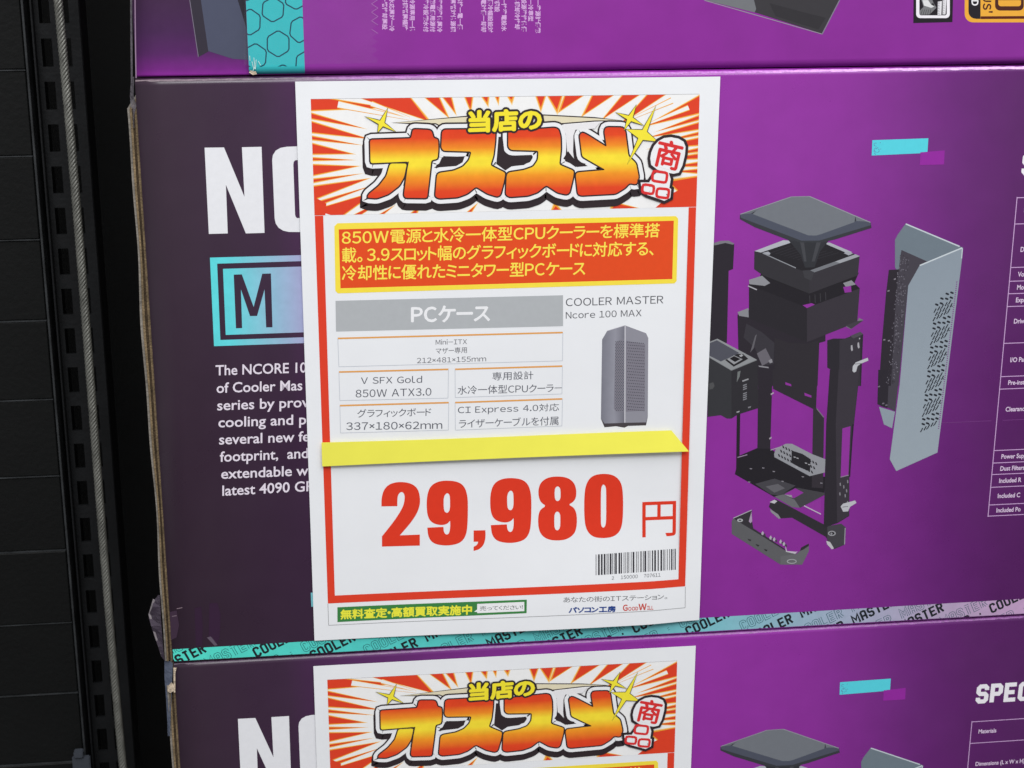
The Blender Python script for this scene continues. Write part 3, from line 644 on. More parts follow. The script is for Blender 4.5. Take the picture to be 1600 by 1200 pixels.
# turquoise strip wraps under the rounded lower edge
xt0, xt1 = xs + .0001, un(474.5, 60, SD).x
teal, tealdk = ink((52, 180, 186), .25, .5), ink((14, 62, 82), .3, .5)
a = Art(SD); c = K(380, 0, 3.333)
zc_ = ZU + .0004 + .0040
clipT = [(xt0, zc_), (xt1, zc_), (xt1, ZU + H), (xt0, ZU + H)]
a.clip = clipT
a.raw(clipT, teal, 1)
hexes = [((155, 50), 60, 66, .1), ((35, 115), 58, 70, .05), ((295, 155), 54, 70, .2), ((182, 228), 62, 70, .0), ((62, 295), 62, 70, .1), ((325, 330), 54, 66, .1), ((275, -10), 60, 60, .0), ((205, 392), 56, 56, .1), ((100, -110), 60, 66, .1), ((20, -60), 60, 66, .2)]
for (hx, hy), rx, ry, ph in hexes:
    pts = []
    for k in range(6):
        an = math.pi / 6 + k * math.pi / 3 + ph * .6; q = (hx + rx * math.cos(an) * (1 + .1 * math.cos(2 * an)), hy + ry * math.sin(an))
        an2 = an + math.pi / 3; q2 = (hx + rx * math.cos(an2) * (1 + .1 * math.cos(2 * an2)), hy + ry * math.sin(an2))
        for t in (.12, .5, .88): pts.append((q[0] + (q2[0] - q[0]) * t, q[1] + (q2[1] - q[1]) * t))
    a.outline(c(*pts), 1.9, tealdk, 2)
a.clip = None
a.build('hexagon_strip', top)
v, f = [], []
for i in range(9):                                   # the strip's rounded lower lip
    an = math.pi + (math.pi / 2) * i / 8; y = SD + .0040 + (.0040 + .00005) * math.cos(an); z = zc_ + (.0040 + .00005) * math.sin(an)
    v += [(xt0, y, z), (xt1, y, z)]
f = [(2 * i, 2 * i + 2, 2 * i + 3, 2 * i + 1) for i in range(8)]
lip = link_mesh('hexagon_strip_lip', v, f, [teal], None, top, True)
# vertical columns of small type
a = Art(SD); c = K(580, 0, 5.714); lt = ink((216, 172, 222))
cx = [122, 185, 305, 368, 490, 550, 612, 733, 795, 1005, 1065, 1125, 1187, 1305, 1365, 1425, 1490]; cb = [265, 280, 270, 285, 285, 285, 288, 285, 265, 285, 290, 108, 280, 260, 285, 190, 295]
cj = '水冷一体型電源対応標準搭載設計専用冷却性優付属幅'
for x, yb in zip(cx, cb):
    s = ''.join(rg.choice(cj) for _ in range(7)); vv, ff = text_mesh(s, .022); hh = 42.0
    wx = max(p[0] for p in vv)
    for q in ff: a.raw([Vector(a.un(*c((x - 20 + vv[j][1] * 50, yb - (wx - vv[j][0]) * 50))[0])) for j in q], lt, 1)
a.build('description_lettering', top)
# case picture across the carton end and on the sleeve
a = Art(.0052); c = K(0, 0, 3.333)
a.poly(c((960, -400), (990, 0), (1035, 296), (1085, 268), (1120, -400)), ink((50, 45, 57)), 1); a.poly(c((1030, -400), (1046, 0), (1085, 266), (1212, 306), (1300, 312), (1300, -400)), ink((74, 78, 98)), 2)
a.poly(c((1200, -400), (1238, 0), (1284, 150), (1300, 150), (1300, -400)), ink((42, 40, 50)), 3); a.line(c((988, 0))[0], c((1033, 296))[0], 1.1, ink((120, 112, 128)), 3)
a.build('product_picture', top)
a = Art(SD); c = K(860, 0, 2.162)
a.poly(c((250, -120), (520, 0), (692, 42), (918, 114), (978, 0), (1030, -120)), ink((56, 54, 58)), 1); a.poly(c((250, -120), (520, 0), (690, 42), (695, 30), (685, -10), (700, -120)), ink((112, 114, 118)), 2)
a.line(c((520, 1))[0], c((918, 115))[0], 1.2, ink((150, 140, 156)), 3); a.line(c((918, 115))[0], c((977, 0))[0], 1.6, ink((128, 120, 140)), 3)
a.poly(c((740, 10), (850, 40), (930, 60), (905, 100), (760, 55)), ink((48, 46, 50)), 3)
a.build('product_picture', top)
a = Art(SD); c = K(1400, 0, 8)
def rrect(x0, y0, x1, y1, r, n=5):
    o = []
    for cx_, cy_, a0 in ((x1 - r, y1 - r, 0), (x0 + r, y1 - r, 90), (x0 + r, y0 + r, 180), (x1 - r, y0 + r, 270)):
        for i in range(n + 1): an = math.radians(a0 + 90 * i / n); o.append((cx_ + r * math.cos(an), cy_ + r * math.sin(an)))
    return o
a.poly(c((222, -400), (722, -400), (705, 276), (216, 288)), ink((30, 26, 32)), 1)
a.poly(c(*rrect(252, -380, 672, 226, 50)), ink((236, 232, 238)), 2, c(*rrect(292, -350, 634, 192, 24)))
a.poly(c((300, 130), (345, 85), (330, 40), (318, 0), (330, -60), (430, -60), (470, 40), (505, 95), (470, 130), (420, 180), (300, 186)), ink((120, 120, 122)), 2)
a.poly(c((330, 0), (400, 0), (440, 60), (480, 80), (440, 98), (350, 70)), ink((216, 216, 216)), 3); a.poly(c((440, 50), (462, 36), (480, 66), (468, 74)), ink((24, 22, 24)), 4)
for k in range(5): a.line(c((330 + 26 * k, 120))[0], c((310 + 28 * k, 184))[0], 1, ink((70, 70, 72)), 4)
a.poly(c((522, 20), (574, 12), (566, 186), (520, 188)), ink((222, 220, 224)), 3); a.poly(c((584, -20), (632, -30), (618, 180), (582, 182)), ink((222, 220, 224)), 3)
for k in range(9): a.line(c((522, 30 + k * 20))[0], c((546, 24 + k * 20))[0], .6, ink((90, 88, 92)), 4); a.line(c((588, 8 + k * 21))[0], c((606, 2 + k * 21))[0], .6, ink((90, 88, 92)), 4)
a.build('certification_badge', top)
a = Art(SD); OR = ink((232, 168, 58)); BR = ink((74, 34, 26))
a.poly(c(*rrect(858, -500, 2400, 280, 105)), OR, 1)
a.poly(c(*rrect(905, -460, 1058, 234, 90)[6:12], (905, -460), (1056, -460), (1056, 236), (1000, 236)), ink((32, 28, 34)), 2)
a.poly(c((1058, 204), (2300, 196), (2300, 230), (1058, 238)), ink((86, 30, 16)), 2)
def rot_text(s, xl, xr, yb, adv, mat, bold, layer):       # type turned a quarter clockwise, ending at yb
    vv, ff = text_mesh(s, bold); wx = max(p[0] for p in vv); hy = .73
    for q in ff: a.raw([a.un(*c((xl + vv[j][1] / hy * (xr - xl), yb - (wx - vv[j][0]) * adv))[0]) for j in q], mat, layer)
rot_text('GOLD', 946, 1026, 70, 105, ink((240, 238, 240)), .03, 3)
rot_text("PLUS'", 1090, 1185, 160, 130, BR, .03, 3)
a.poly(c(*rrect(1238, -300, 1596, 132, 60)), BR, 3, c(*rrect(1278, -240, 1562, 78, 34)))
a.poly(c((1236, -300), (1600, -300), (1600, -8), (1590, 8), (1556, 4), (1540, 0), (1280, 2), (1245, 8)), BR, 4)
a.build('certification_badge', top)
# clear tape with a zig-zag end over the sleeve, worn corner
a = Art(SD); a.base = 30; c = K(380, 0, 3.333)
zz = [(690, -100)]; y = -90
while y < 325: zz.append((690 + (12 if len(zz) % 2 else -22), y)); y += 22
a.poly(c((4, -100), *zz, (695, 328), (4, 340)), clear_tape('clear_tape_film', .3, .015), 3)
for k in range(1, len(zz) - 1):
    if rg.random() < .55: a.line(c(zz[k])[0], c(zz[k + 1])[0], .7, ink((178, 120, 186)), 5)
a.build('packing_tape', top)
a = Art(SD - .0006); c = K(0, 0, 3.333)
a.poly(c((1296, 378), (1305, 366), (1318, 372), (1332, 370), (1338, 386), (1316, 390)), m_torn, 1)
for (x, y, l, s) in ((1322, 300, 60, 6), (1334, 310, 50, -4), (1312, 320, 40, 10), (1300, 290, 26, 2), (1345, 318, 22, 12), (1328, 345, 26, -12)):
    a.line(c((x, y))[0], c((x + s, y + l))[0], .9, ink((196, 220, 218)), 2)
a.build('worn_corner', top)
# long thin tape edge hanging over the left end of the upper carton
crumple('packing_tape', top, [(203, -60, .003), (203.5, 30, .003), (204, 80, .003), (204.5, 130, .003), (205.6, -60, .002), (206, 30, .002), (206.6, 80, .002), (206.5, 130, .002)], m_tapeedge)
crumple('carton_rim', top, [(209.6, -60, .0004), (210.4, 30, .0004), (211, 80, .0004), (211.8, 122, .0004), (211.2, -60, .0003), (212, 30, .0003), (212.7, 80, .0003), (213.4, 122, .0003)], ink((150, 122, 150)))

on_sleeve = [c4 for c4 in COL.objects if c4.parent == top and c4 != sleeve]
i9 = on_sleeve.index(next(c4 for c4 in on_sleeve if c4.name.startswith('hexagon_strip')))
for c4 in on_sleeve[i9:]:
    if c4.name.split('.')[0] in ('hexagon_strip', 'hexagon_strip_lip', 'description_lettering', 'certification_badge', 'worn_corner'): c4.parent = sleeve

# ------------------------------------------------------------------ price sign
sgn = thing('price_sign', (0, -.0008, -.297), 'white and red price sign reading 29,980 taped to the middle carton', 'sign', 'red and white price signs on the cartons')
def bulge(p):
    v = -p[1]; u = p[0] / .21
    s = max(0., min(1., (v - .222) / .074)); s = s * s * (3 - 2 * s)
    m = max(0., min(1., (u - .02) / .75)); m = math.sin(m * math.pi / 2) ** 2
    e = max(0., min(1., (1.0 - u) / .16)); e = .35 + .65 * e * e * (3 - 2 * e)
    return -.0009 - .0034 * s * m * e
cor = [(-.0001, .0002), (.2101, -.0006), (.2093, -.2967), (-.0009, -.2970)]
m_paper, nt, bs, tc = base_mat('copier_paper', .62, .25, .05, 60); mottle(nt, tc, lin((233, 234, 237)), bs.inputs['Base Color'], .015, 30)
NU, NV = 44, 60; v, f = [], []
for j in range(NV + 1):
    for i in range(NU + 1):
        s, t = i / NU, j / NV
        x = (cor[0][0] * (1 - s) + cor[1][0] * s) * (1 - t) + (cor[3][0] * (1 - s) + cor[2][0] * s) * t
        z = (cor[0][1] * (1 - s) + cor[1][1] * s) * (1 - t) + (cor[3][1] * (1 - s) + cor[2][1] * s) * t
        v.append((x, bulge((x, z)), z))
for j in range(NV):
    for i in range(NU): q = j * (NU + 1) + i; f.append((q, q + NU + 1, q + NU + 2, q + 1))
o = link_mesh('paper_sheet', v, f, [m_paper], None, sgn, True)
sol = o.modifiers.new('thick', 'SOLIDIFY'); sol.thickness = .00012; sol.offset = -1; es = o.modifiers.new('crisp', 'EDGE_SPLIT'); es.split_angle = .6
RED, ORR = ink((222, 62, 38)), ink((228, 84, 36)); BLK = ink((48, 38, 42)); PW = ink((236, 236, 238)); YEL = ink((244, 226, 52)); SUN = ink((246, 222, 66))
A = lambda: Art(0, surf=bulge)
# red frame
a = A(); oTL, oTR, oBR, oBL = (485.5, 154.5), (1093.3, 146.6), (1070.6, 916), (512.3, 943)
iTL, iTR, iBR, iBL = (505, 337), (1076, 324), (1060, 905), (523.2, 930.5)
mTL, mTR = (491.7, 337.3), (1087.7, 323.7)
a.quad(mTL, iTL, iBL, oBL, RED, 1); a.quad(iTR, mTR, oBR, iBR, RED, 1, 1)
a.quad(iBL, iBR, oBR, oBL, RED, 1, 30)
gl = ink((150, 150, 152))
a.line((512.3, 943.5), (513.5, 977), .8, gl, 1, 6); a.line((513.5, 977), (1070.5, 949.5), .8, gl, 1, 40); a.line((1070.8, 916.5), (1070.5, 949.5), .8, gl, 1, 6)
a.build('frame', sgn)
# banner with starburst
a = A(); bn = [oTL, oTR, (1087.9, 323), (491.5, 336.6)]; cl = [tuple(a.un(*p)) for p in bn]; cl.reverse(); cl = cl if ccw(cl) else cl[::-1]
a.clip = cl
wh, org, pale, rd = ink((240, 239, 238)), ink((240, 160, 50)), ink((246, 214, 150)), ink((222, 64, 36))
a.poly(bn, wh, 1)
def wedge(p, q, tip, g=2.6):                      # red spike with an orange and a pale rim, pointing at the middle
    m = ((p[0] + q[0]) / 2, (p[1] + q[1]) / 2); L_ = math.hypot(q[0] - p[0], q[1] - p[1]) or 1; ux, uy = (q[0] - p[0]) / L_, (q[1] - p[1]) / L_
    tx_, ty_ = tip[0] - m[0], tip[1] - m[1]; tl__ = math.hypot(tx_, ty_); tx_, ty_ = tx_ / tl__, ty_ / tl__
    for gg, mm, ly in ((g, pale, 2), (g * .62, org, 3), (0, rd, 4)):
        a.poly([(p[0] - ux * gg, p[1] - uy * gg), (q[0] + ux * gg, q[1] + uy * gg), (tip[0] + tx_ * gg * 3.5, tip[1] + ty_ * gg * 3.5)], mm, ly)
for x0_, x1_, tx2, ty2 in ((660, 683, 698, 180), (690, 703, 710, 174), (726, 738, 735, 170), (752, 763, 761, 160), (774, 779, 778, 157), (793, 803, 799, 156), (838, 852, 845, 168), (856, 878, 870, 171), (884, 914, 876, 172), (927, 960, 913, 178), (974, 1000, 944, 184), (1012, 1040, 972, 192)):
    wedge((x0_, 148), (x1_, 147), (tx2, ty2))
for y0_, y1_, tx2, ty2 in ((150, 176, 1010, 196), (181, 186, 1030, 204), (192, 201, 1016, 214), (207, 210, 1040, 220), (216, 226, 1018, 232), (232, 236, 1046, 242), (241, 247, 1030, 250), (254, 259, 1052, 260), (265, 270, 1058, 268), (276, 330, 1046, 284)):
    wedge((1093, y0_), (1093, y1_), (tx2, ty2))
for p, q, t in (((484, 150), (484, 172), (600, 168)), ((560, 152), (640, 152), (668, 188)), ((484, 177), (484, 184), (566, 200)), ((484, 190), (484, 206), (572, 216)), ((484, 213), (484, 217), (560, 226)), ((484, 224), (484, 240), (548, 240)), ((484, 247), (484, 250), (550, 250)),
                ((486, 258), (486, 274), (556, 260)), ((486, 281), (486, 285), (560, 272)), ((488, 292), (488, 312), (572, 280)), ((490, 318), (490, 323), (575, 292)), ((491, 328), (530, 340), (586, 300)), ((545, 340), (556, 340), (600, 312)), ((585, 340), (592, 340), (612, 324)), ((640, 336), (650, 336), (652, 326)), ((728, 334), (734, 334), (742, 322)), ((862, 331), (878, 331), (868, 322)), ((955, 328), (1000, 326), (962, 318))):
    wedge(p, q, t)
a.poly([(1094, 281), (1090, 326), (1020, 328), (1050, 302)], rd, 4); a.poly([(488, 306), (510, 318), (508, 340), (490, 340)], rd, 4)
for x0_, y0_, x1_, y1_, w_ in ((528, 163, 640, 186, 9), (580, 162, 640, 184, 6), (1050, 157, 985, 186, 7), (1076, 168, 1012, 194, 6)):
    for gw, mm, ly in ((3.4, org, 4.5), (1.2, pale, 4.8), (0, wh, 5.1)):
        L_ = math.hypot(x1_ - x0_, y1_ - y0_); nx, ny = -(y1_ - y0_) / L_ * (w_ / 2 + gw / 2), (x1_ - x0_) / L_ * (w_ / 2 + gw / 2)
        a.poly([(x0_ - nx, y0_ - ny), (x1_ - nx * .3, y1_ - ny * .3), (x1_ + nx * .3, y1_ + ny * .3), (x0_ + nx, y0_ + ny)], mm, ly)
a.line((486, 154.6), (1093, 146.8), .7, gl, 6)
banner_o = a.build('banner', sgn); banner_top = a.top + 2
# headline
a = A(); a.base = banner_top; c6, c7 = K(460, 120, 4.706), K(780, 120, 4.706)
zt_, zb_ = un(800, 205).y + .297, un(800, 305).y + .297; hh = zt_ - zb_
fire = ramp_mat('headline_gradient', 'Z', [(zb_ - .004, (218, 52, 28)), (zb_ + .10 * hh, (226, 70, 32)), (zb_ + .32 * hh, (242, 150, 36)), (zb_ + .50 * hh, (248, 222, 56)), (zb_ + .60 * hh, (248, 222, 56)), (zb_ + .76 * hh, (240, 140, 36)), (zb_ + .92 * hh, (226, 72, 32)), (zt_ + .006, (216, 50, 28))], skew=0)
O1 = c6((556, 462), (858, 452), (870, 390), (885, 385), (992, 390), (1010, 402), (1022, 450), (1056, 458), (1058, 530), (1052, 602), (1006, 612), (975, 890), (815, 888), (805, 868), (838, 622), (560, 634))
O2 = c6((704, 637), (826, 637), (806, 735), (770, 800), (690, 862), (605, 892), (535, 887), (548, 860), (620, 802), (676, 730))
S1 = c6((1100, 388), (1478, 384), (1474, 480), (1462, 580), (1440, 650), (1550, 705), (1540, 765), (1514, 866), (1492, 880), (1420, 858), (1335, 806), (1270, 858), (1200, 884), (1062, 893), (1035, 878), (1048, 722), (1064, 705), (1170, 690), (1240, 660), (1285, 610), (1302, 548), (1096, 542), (1080, 520), (1085, 405))
S2 = c7((66, 400), (405, 374), (435, 385), (450, 440), (452, 530), (440, 645), (548, 690), (542, 740), (516, 850), (495, 864), (430, 850), (345, 795), (280, 848), (210, 872), (75, 882), (48, 865), (55, 722), (68, 702), (180, 685), (250, 660), (284, 610), (288, 542), (86, 536), (66, 515))
ME = c7((590, 428), (610, 408), (650, 428), (790, 516), (772, 402), (780, 376), (800, 370), (905, 372), (925, 395), (948, 580), (1005, 636), (1025, 738), (1008, 790), (955, 780), (925, 815), (855, 858), (600, 872), (577, 860), (562, 720), (572, 702), (782, 684), (610, 585))
letters = [roundc(P, 3.2) for P in (O1, O2, S1, S2, ME)]
sh = lambda P, dx, dy: [(x + dx, y + dy) for x, y in P]
for P in letters:                               # dark drop under the letters, white rim, dark keyline, fire fill
    a.poly(sh(P, 0, 9), BLK, 7); a.outline(sh(P, 0, 8), 24, BLK, 7.5); a.outline(P, 22, BLK, 8)
for P in letters: a.outline(P, 17, PW, 9)
grey_in = ink((170, 168, 172))
for P in (c6((1085, 590), (1252, 583), (1236, 628), (1190, 655), (1025, 668), (1062, 640)), c7((38, 580), (242, 573), (226, 620), (180, 648), (20, 664)), c7((470, 600), (505, 545), (560, 615), (640, 640), (560, 662)), c6((1500, 440), (1530, 440), (1545, 560), (1600, 600), (1600, 655), (1550, 688), (1484, 640))):
    a.poly(P, BLK, 10); 
a.poly(c7((458, 352), (742, 330), (700, 380), (560, 388), (545, 430), (540, 630), (505, 620), (488, 420)), ink((232, 230, 232)), 9.5)
for P in letters: a.outline(P, 4.8, BLK, 11)
for P in letters: a.poly(P, fire, 12)
a.line(c6((838, 622))[0], c6((803, 800))[0], 1.6, BLK, 13)
# long pale rays behind the small heading
bg = ink((226, 216, 186))
for P in (c6((720, 338), (1290, 288), (1290, 344), (1060, 356), (1040, 345), (850, 343)), c7((320, 280), (700, 300), (900, 320), (700, 325), (450, 345), (330, 338))):
    a.poly(P, bg, 6.5); a.outline(P, 1.8, BLK, 6.8)
H1 = (730.5, 171.5, 207.5, 847, 168.5, 203.5)
H1 = (733, 174, 206, 844.5, 171.3, 201.8); a.text('当店の', H1, BLK, 14, ring=14, fat=5.2); a.text('当店の', H1, YEL, 16, ring=8, fat=1.8)
def star(P, inn=None):
    a.outline(P, 2.2, BLK, 17); a.poly(P, ink((244, 228, 60)), 18)
def star4(cx_, cy_, tips):
    o = []
    n = len(tips)
    for k in range(n):
        t0, t1 = tips[k], tips[(k + 1) % n]
        m = ((t0[0] + t1[0]) / 2, (t0[1] + t1[1]) / 2); kx = (cx_ + (m[0] - cx_) * .28, cy_ + (m[1] - cy_) * .28)
        o.append(t0); q1 = (kx[0] + (t0[0] - kx[0]) * .3, kx[1] + (t0[1] - kx[1]) * .3); q2 = (kx[0] + (t1[0] - kx[0]) * .3, kx[1] + (t1[1] - kx[1]) * .3)
        o += [q1, kx, q2]
    return o
star(star4(*c6((640, 345))[0], c6((685, 232), (745, 402), (612, 408), (522, 292))))
star(star4(*c7((960, 305))[0], c7((1005, 208), (1058, 355), (918, 392), (858, 262))))
star(star4(*c7((1055, 425))[0], c7((1150, 215), (1165, 475), (942, 640), (935, 385))))
def tilt_text(s, O_, X_, Y_):
    O_, X_, Y_ = (Vector(a.un(*p)) for p in (O_, X_, Y_))
    for bold_, grow, mm, ly in ((.17, .17, BLK, 19), (.10, .10, PW, 20), (.018, 0, ink((216, 48, 50)), 22)):
        vv, ff = text_mesh(s, bold_); ax, bx = min(p[0] for p in vv), max(p[0] for p in vv); ay, by = min(p[1] for p in vv), max(p[1] for p in vv)
        for q in ff: a.raw([O_ + (X_ - O_) * (((vv[j][0] - ax) / (bx - ax)) * (1 + 2 * grow) - grow) + (Y_ - O_) * (((vv[j][1] - ay) / (by - ay)) * (1 + 2 * grow) - grow) for j in q], mm, ly)
def blob(P, wpx):
    P = smooth(P, 1); a.outline(P, wpx + 9, BLK, 18.6); a.outline(P, wpx, PW, 18.9); a.poly(P, PW, 19.2)
blob(c7((1165, 500), (1235, 462), (1330, 480), (1350, 530), (1315, 680), (1270, 690), (1140, 650), (1130, 580)), 10)
blob(c7((1180, 715), (1230, 730), (1215, 830), (1170, 820), (1120, 800)), 14)
blob(c7((1075, 800), (1230, 830), (1225, 880), (1170, 860), (1080, 830)), 14)
def red_glyph(s, O_, X_, Y_):
    O_, X_, Y_ = (Vector(a.un(*p)) for p in (O_, X_, Y_)); vv, ff = text_mesh(s, 0)
    ax, bx = min(p[0] for p in vv), max(p[0] for p in vv); ay, by = min(p[1] for p in vv), max(p[1] for p in vv)
    for sx_, sy_ in ((-1, 0), (1, 0), (0, 1), (0, -1)):
      a.q += 1
      for q in ff: a.raw([Vector((sx_, sy_)) * .00038 + O_ + (X_ - O_) * ((vv[j][0] - ax) / (bx - ax)) + (Y_ - O_) * ((vv[j][1] - ay) / (by - ay)) for j in q], ink((216, 48, 50)), 21)
red_glyph('商', *c7((1135, 650), (1310, 690), (1180, 452)))
for q in (((1130, 690), (1235, 705), (1225, 778), (1122, 762)), ((1055, 788), (1138, 800), (1130, 862), (1048, 848)), ((1160, 818), (1248, 826), (1240, 892), (1152, 880))):
    a.outline(roundc(c7(*q), 4), 4.4, ink((216, 48, 50)), 21)
a.build('headline', sgn).parent = banner_o
# feature text panel
a = A(); c8 = K(480, 320, 2.5)
a.poly(c8((118, 72), (1440, 44), (1449, 54), (1443, 298), (1434, 307), (120, 346), (110, 336), (106, 84)), ink((246, 222, 70)), 1); a.poly(c8((123, 96), (1432, 62), (1426, 290), (130, 326)), ink((226, 76, 30)), 2)
TX = ink((250, 226, 84))
def T(cc, s, l, tr, mat, layer=3, bold=0.0, ref=None, fat=0.0):
    (x0_, t0), (_, b0_), (x1_, t1), (_, b1_) = cc((l[0], l[1]), (l[0], l[2]), (tr[0], tr[1]), (tr[0], tr[2])); a.text(s, (x0_, t0, b0_, x1_, t1, b1_), mat, layer, bold, ref, ring=4 if fat else 0, fat=fat)
T(c8, '850W電源と水冷一体型CPUクーラーを標準搭', (136, 100, 156), (1375, 70, 126), TX, 3, 0, None, .35)
T(c8, '載。3.9スロット幅のグラフィックボードに対応する、', (136, 168, 226), (1352, 142, 198), TX, 3, 0, None, .35)
T(c8, '冷却性に優れたミニタワー型PCケース', (136, 238, 296), (1085, 218, 276), TX, 3, 0, None, .35)
a.build('feature_panel', sgn)
# specification grid
a = A(); cs = K(500, 450, 4)
a.poly(cs((97, 80), (1519, 45), (1519, 238), (100, 272)), ink((176, 179, 182)), 1)
T(cs, 'PCケース', (572, 116, 216), (1060, 103, 206), PW, 2, 0, None, .9)
og, gy, tx = ink((226, 160, 84)), ink((190, 194, 202)), ink((104, 104, 110))
for tl_, tr_, br_, bl_ in (((111, 315), (1518, 278), (1515, 455), (118, 492)), ((118, 525), (803, 508), (800, 688), (124, 703)), ((844, 508), (1515, 488), (1512, 662), (845, 684)), ((124, 735), (805, 716), (802, 888), (128, 906)), ((844, 716), (1515, 693), (1512, 862), (846, 888))):
    P = cs(tl_, tr_, br_, bl_); a.line(P[0], P[1], 2.5, og, 1)
    for i in (1, 2, 3): a.line(P[i], P[(i + 1) % 4], .8, gy, 1.5)
T(cs, 'Mini-ITX', (723, 322, 354), (918, 318, 350), tx); T(cs, 'マザー専用', (724, 374, 412), (918, 370, 406), tx); T(cs, '212×481×155mm', (606, 437, 470), (1038, 424, 458), tx)
tx = ink((84, 86, 96))
T(cs, 'V SFX Gold', (256, 556, 600), (638, 548, 592), tx); T(cs, '850W ATX3.0', (223, 636, 684), (696, 624, 672), tx)
T(cs, '専用設計', (1077, 526, 578), (1333, 518, 570), tx); T(cs, '水冷一体型CPUクーラ-', (860, 612, 666), (1510, 598, 650), tx)
T(cs, 'グラフィックボード', (233, 758, 810), (695, 748, 800), tx); T(cs, '337×180×62mm', (164, 840, 888), (764, 832, 880), tx)
T(cs, 'CI Express 4.0対応', (862, 738, 794), (1493, 722, 776), tx); T(cs, 'ライザーケーブルを付属', (868, 820, 876), (1490, 800, 856), tx)
cp = K(860, 440, 4.2846)
tx = ink((84, 84, 90)); T(cp, 'COOLER MASTER', (103, 112, 165), (756, 92, 146), tx); T(cp, 'Ncore 100 MAX', (103, 203, 248), (610, 187, 232), tx)
a.build('specification_grid', sgn)
# picture of the tower case
a = A()
a.poly(cp((500, 293), (640, 345), (655, 377), (652, 905), (640, 962), (520, 966), (495, 978), (440, 968), (362, 975), (338, 918), (346, 388), (380, 330)), ink((70, 64, 68)), 1)
lf = ramp_mat('case_picture_grey', 'X', [(un(940, 590).x, (122, 122, 133)), (un(960, 590).x, (146, 146, 157)), (un(976, 590).x, (112, 111, 122))])
a.poly(cp((500, 293), (500, 945), (362, 950), (338, 916), (346, 388), (380, 330)), lf, 2); a.poly(cp((500, 293), (640, 345), (655, 377), (652, 905), (640, 942), (500, 945)), ink((142, 141, 151)), 2)
a.poly(cp((500, 385), (465, 390), (435, 410), (424, 850), (440, 870), (500, 872)), ink((126, 124, 135)), 3); a.poly(cp((505, 395), (635, 418), (632, 862), (505, 872)), ink((126, 123, 134)), 3)
for i in range(48):
    y = 400 + i * 9.8
    for j in range(5): x = 434 + j * 13 + (6 if i % 2 else 0); a.poly(cp((x, y), (x + 6, y - 2), (x + 7, y + 2), (x + 1, y + 4)), ink((46, 44, 54)), 4)
    if i % 2 == 0 and i < 47:
        for j in range(9): x = 514 + j * 13 + (5 if i % 4 else 0); a.poly(cp((x, y + 2 + j), (x + 7, y + 3 + j), (x + 7, y + 8 + j), (x, y + 7 + j)), ink((60, 57, 68)), 4)
a.line(cp((500, 296))[0], cp((498, 944))[0], 1.5, ink((205, 203, 210)), 5); a.line(cp((381, 330))[0], cp((499, 294))[0], .8, ink((170, 168, 176)), 5)
a.build('product_picture', sgn)
# price
a = A(); cq = K(480, 700, 2.5); PR = ink((222, 56, 32))
def hard(P, sharp): # repeats the listed corners so that they stay crisp
    o = []
    for i, p in enumerate(P): o += [p] * (6 if i in sharp else 1)
    return smooth(o)
two = [(290, 228), (290, 195), (300, 160), (325, 138), (365, 131), (408, 138), (434, 160), (442, 200), (438, 232), (425, 262), (402, 295), (362, 341), (440, 338), (440, 381), (292, 385), (292, 345), (340, 285), (372, 235), (380, 208), (381, 185), (374, 172), (364, 172), (355, 182), (352, 200), (352, 227)]
a.poly(cq(*hard(two, (0, 11, 12, 13, 14, 15, 24))), PR)
nine = [(548, 126), (592, 132), (616, 152), (627, 190), (628, 240), (626, 310), (619, 345), (600, 370), (560, 381), (520, 380), (490, 371), (473, 348), (469, 311), (532, 308), (534, 330), (545, 340), (555, 332), (559, 308), (558, 284), (545, 298), (520, 302), (488, 293), (471, 270), (466, 230), (468, 185), (480, 150), (508, 131)]
nc = [(546, 174), (556, 182), (558, 200), (558, 240), (548, 255), (536, 248), (533, 230), (533, 190)]
for dx, dy in ((0, 0), (248, -10)): a.poly(cq(*hard([(x + dx, y + dy) for x, y in nine], (12, 13, 18))), PR, 1, cq(*smooth([(x + dx, y + dy) for x, y in nc], 1)))
a.poly(cq(*hard([(650, 322), (696, 321), (697, 350), (690, 378), (672, 396), (650, 402), (650, 386), (664, 378), (668, 366), (650, 366)], (0, 1, 5, 6, 8, 9))), PR)
eight = [(977, 110), (1017, 115), (1043, 135), (1052, 165), (1050, 195), (1038, 212), (1020, 221), (1042, 232), (1053, 257), (1054, 300), (1045, 335), (1015, 357), (978, 362), (940, 358), (912, 338), (902, 305), (902, 265), (910, 240), (934, 226), (914, 214), (905, 195), (902, 165), (911, 135), (938, 115)]
a.poly(cq(*smooth(eight, 2)), PR, 1, cq(*smooth([(978, 148), (988, 156), (990, 175), (989, 200), (978, 209), (968, 201), (966, 178), (968, 156)], 1)), cq(*smooth([(977, 246), (988, 256), (989, 280), (988, 312), (977, 324), (966, 314), (965, 285), (966, 256)], 1)))
zero = [(1158, 99), (1200, 106), (1226, 132), (1234, 175), (1234, 270), (1226, 320), (1200, 346), (1158, 353), (1116, 348), (1091, 322), (1082, 278), (1082, 180), (1091, 135), (1114, 107)]
a.poly(cq(*smooth(zero, 2)), PR, 1, cq(*smooth([(1157, 140), (1167, 152), (1168, 180), (1168, 270), (1166, 302), (1157, 313), (1148, 304), (1147, 275), (1147, 180), (1149, 152)], 1)))
T(cq, '円', (1309, 211, 349), (1440, 205, 343), PR, 1, .004)
a.build('price_lettering', sgn)
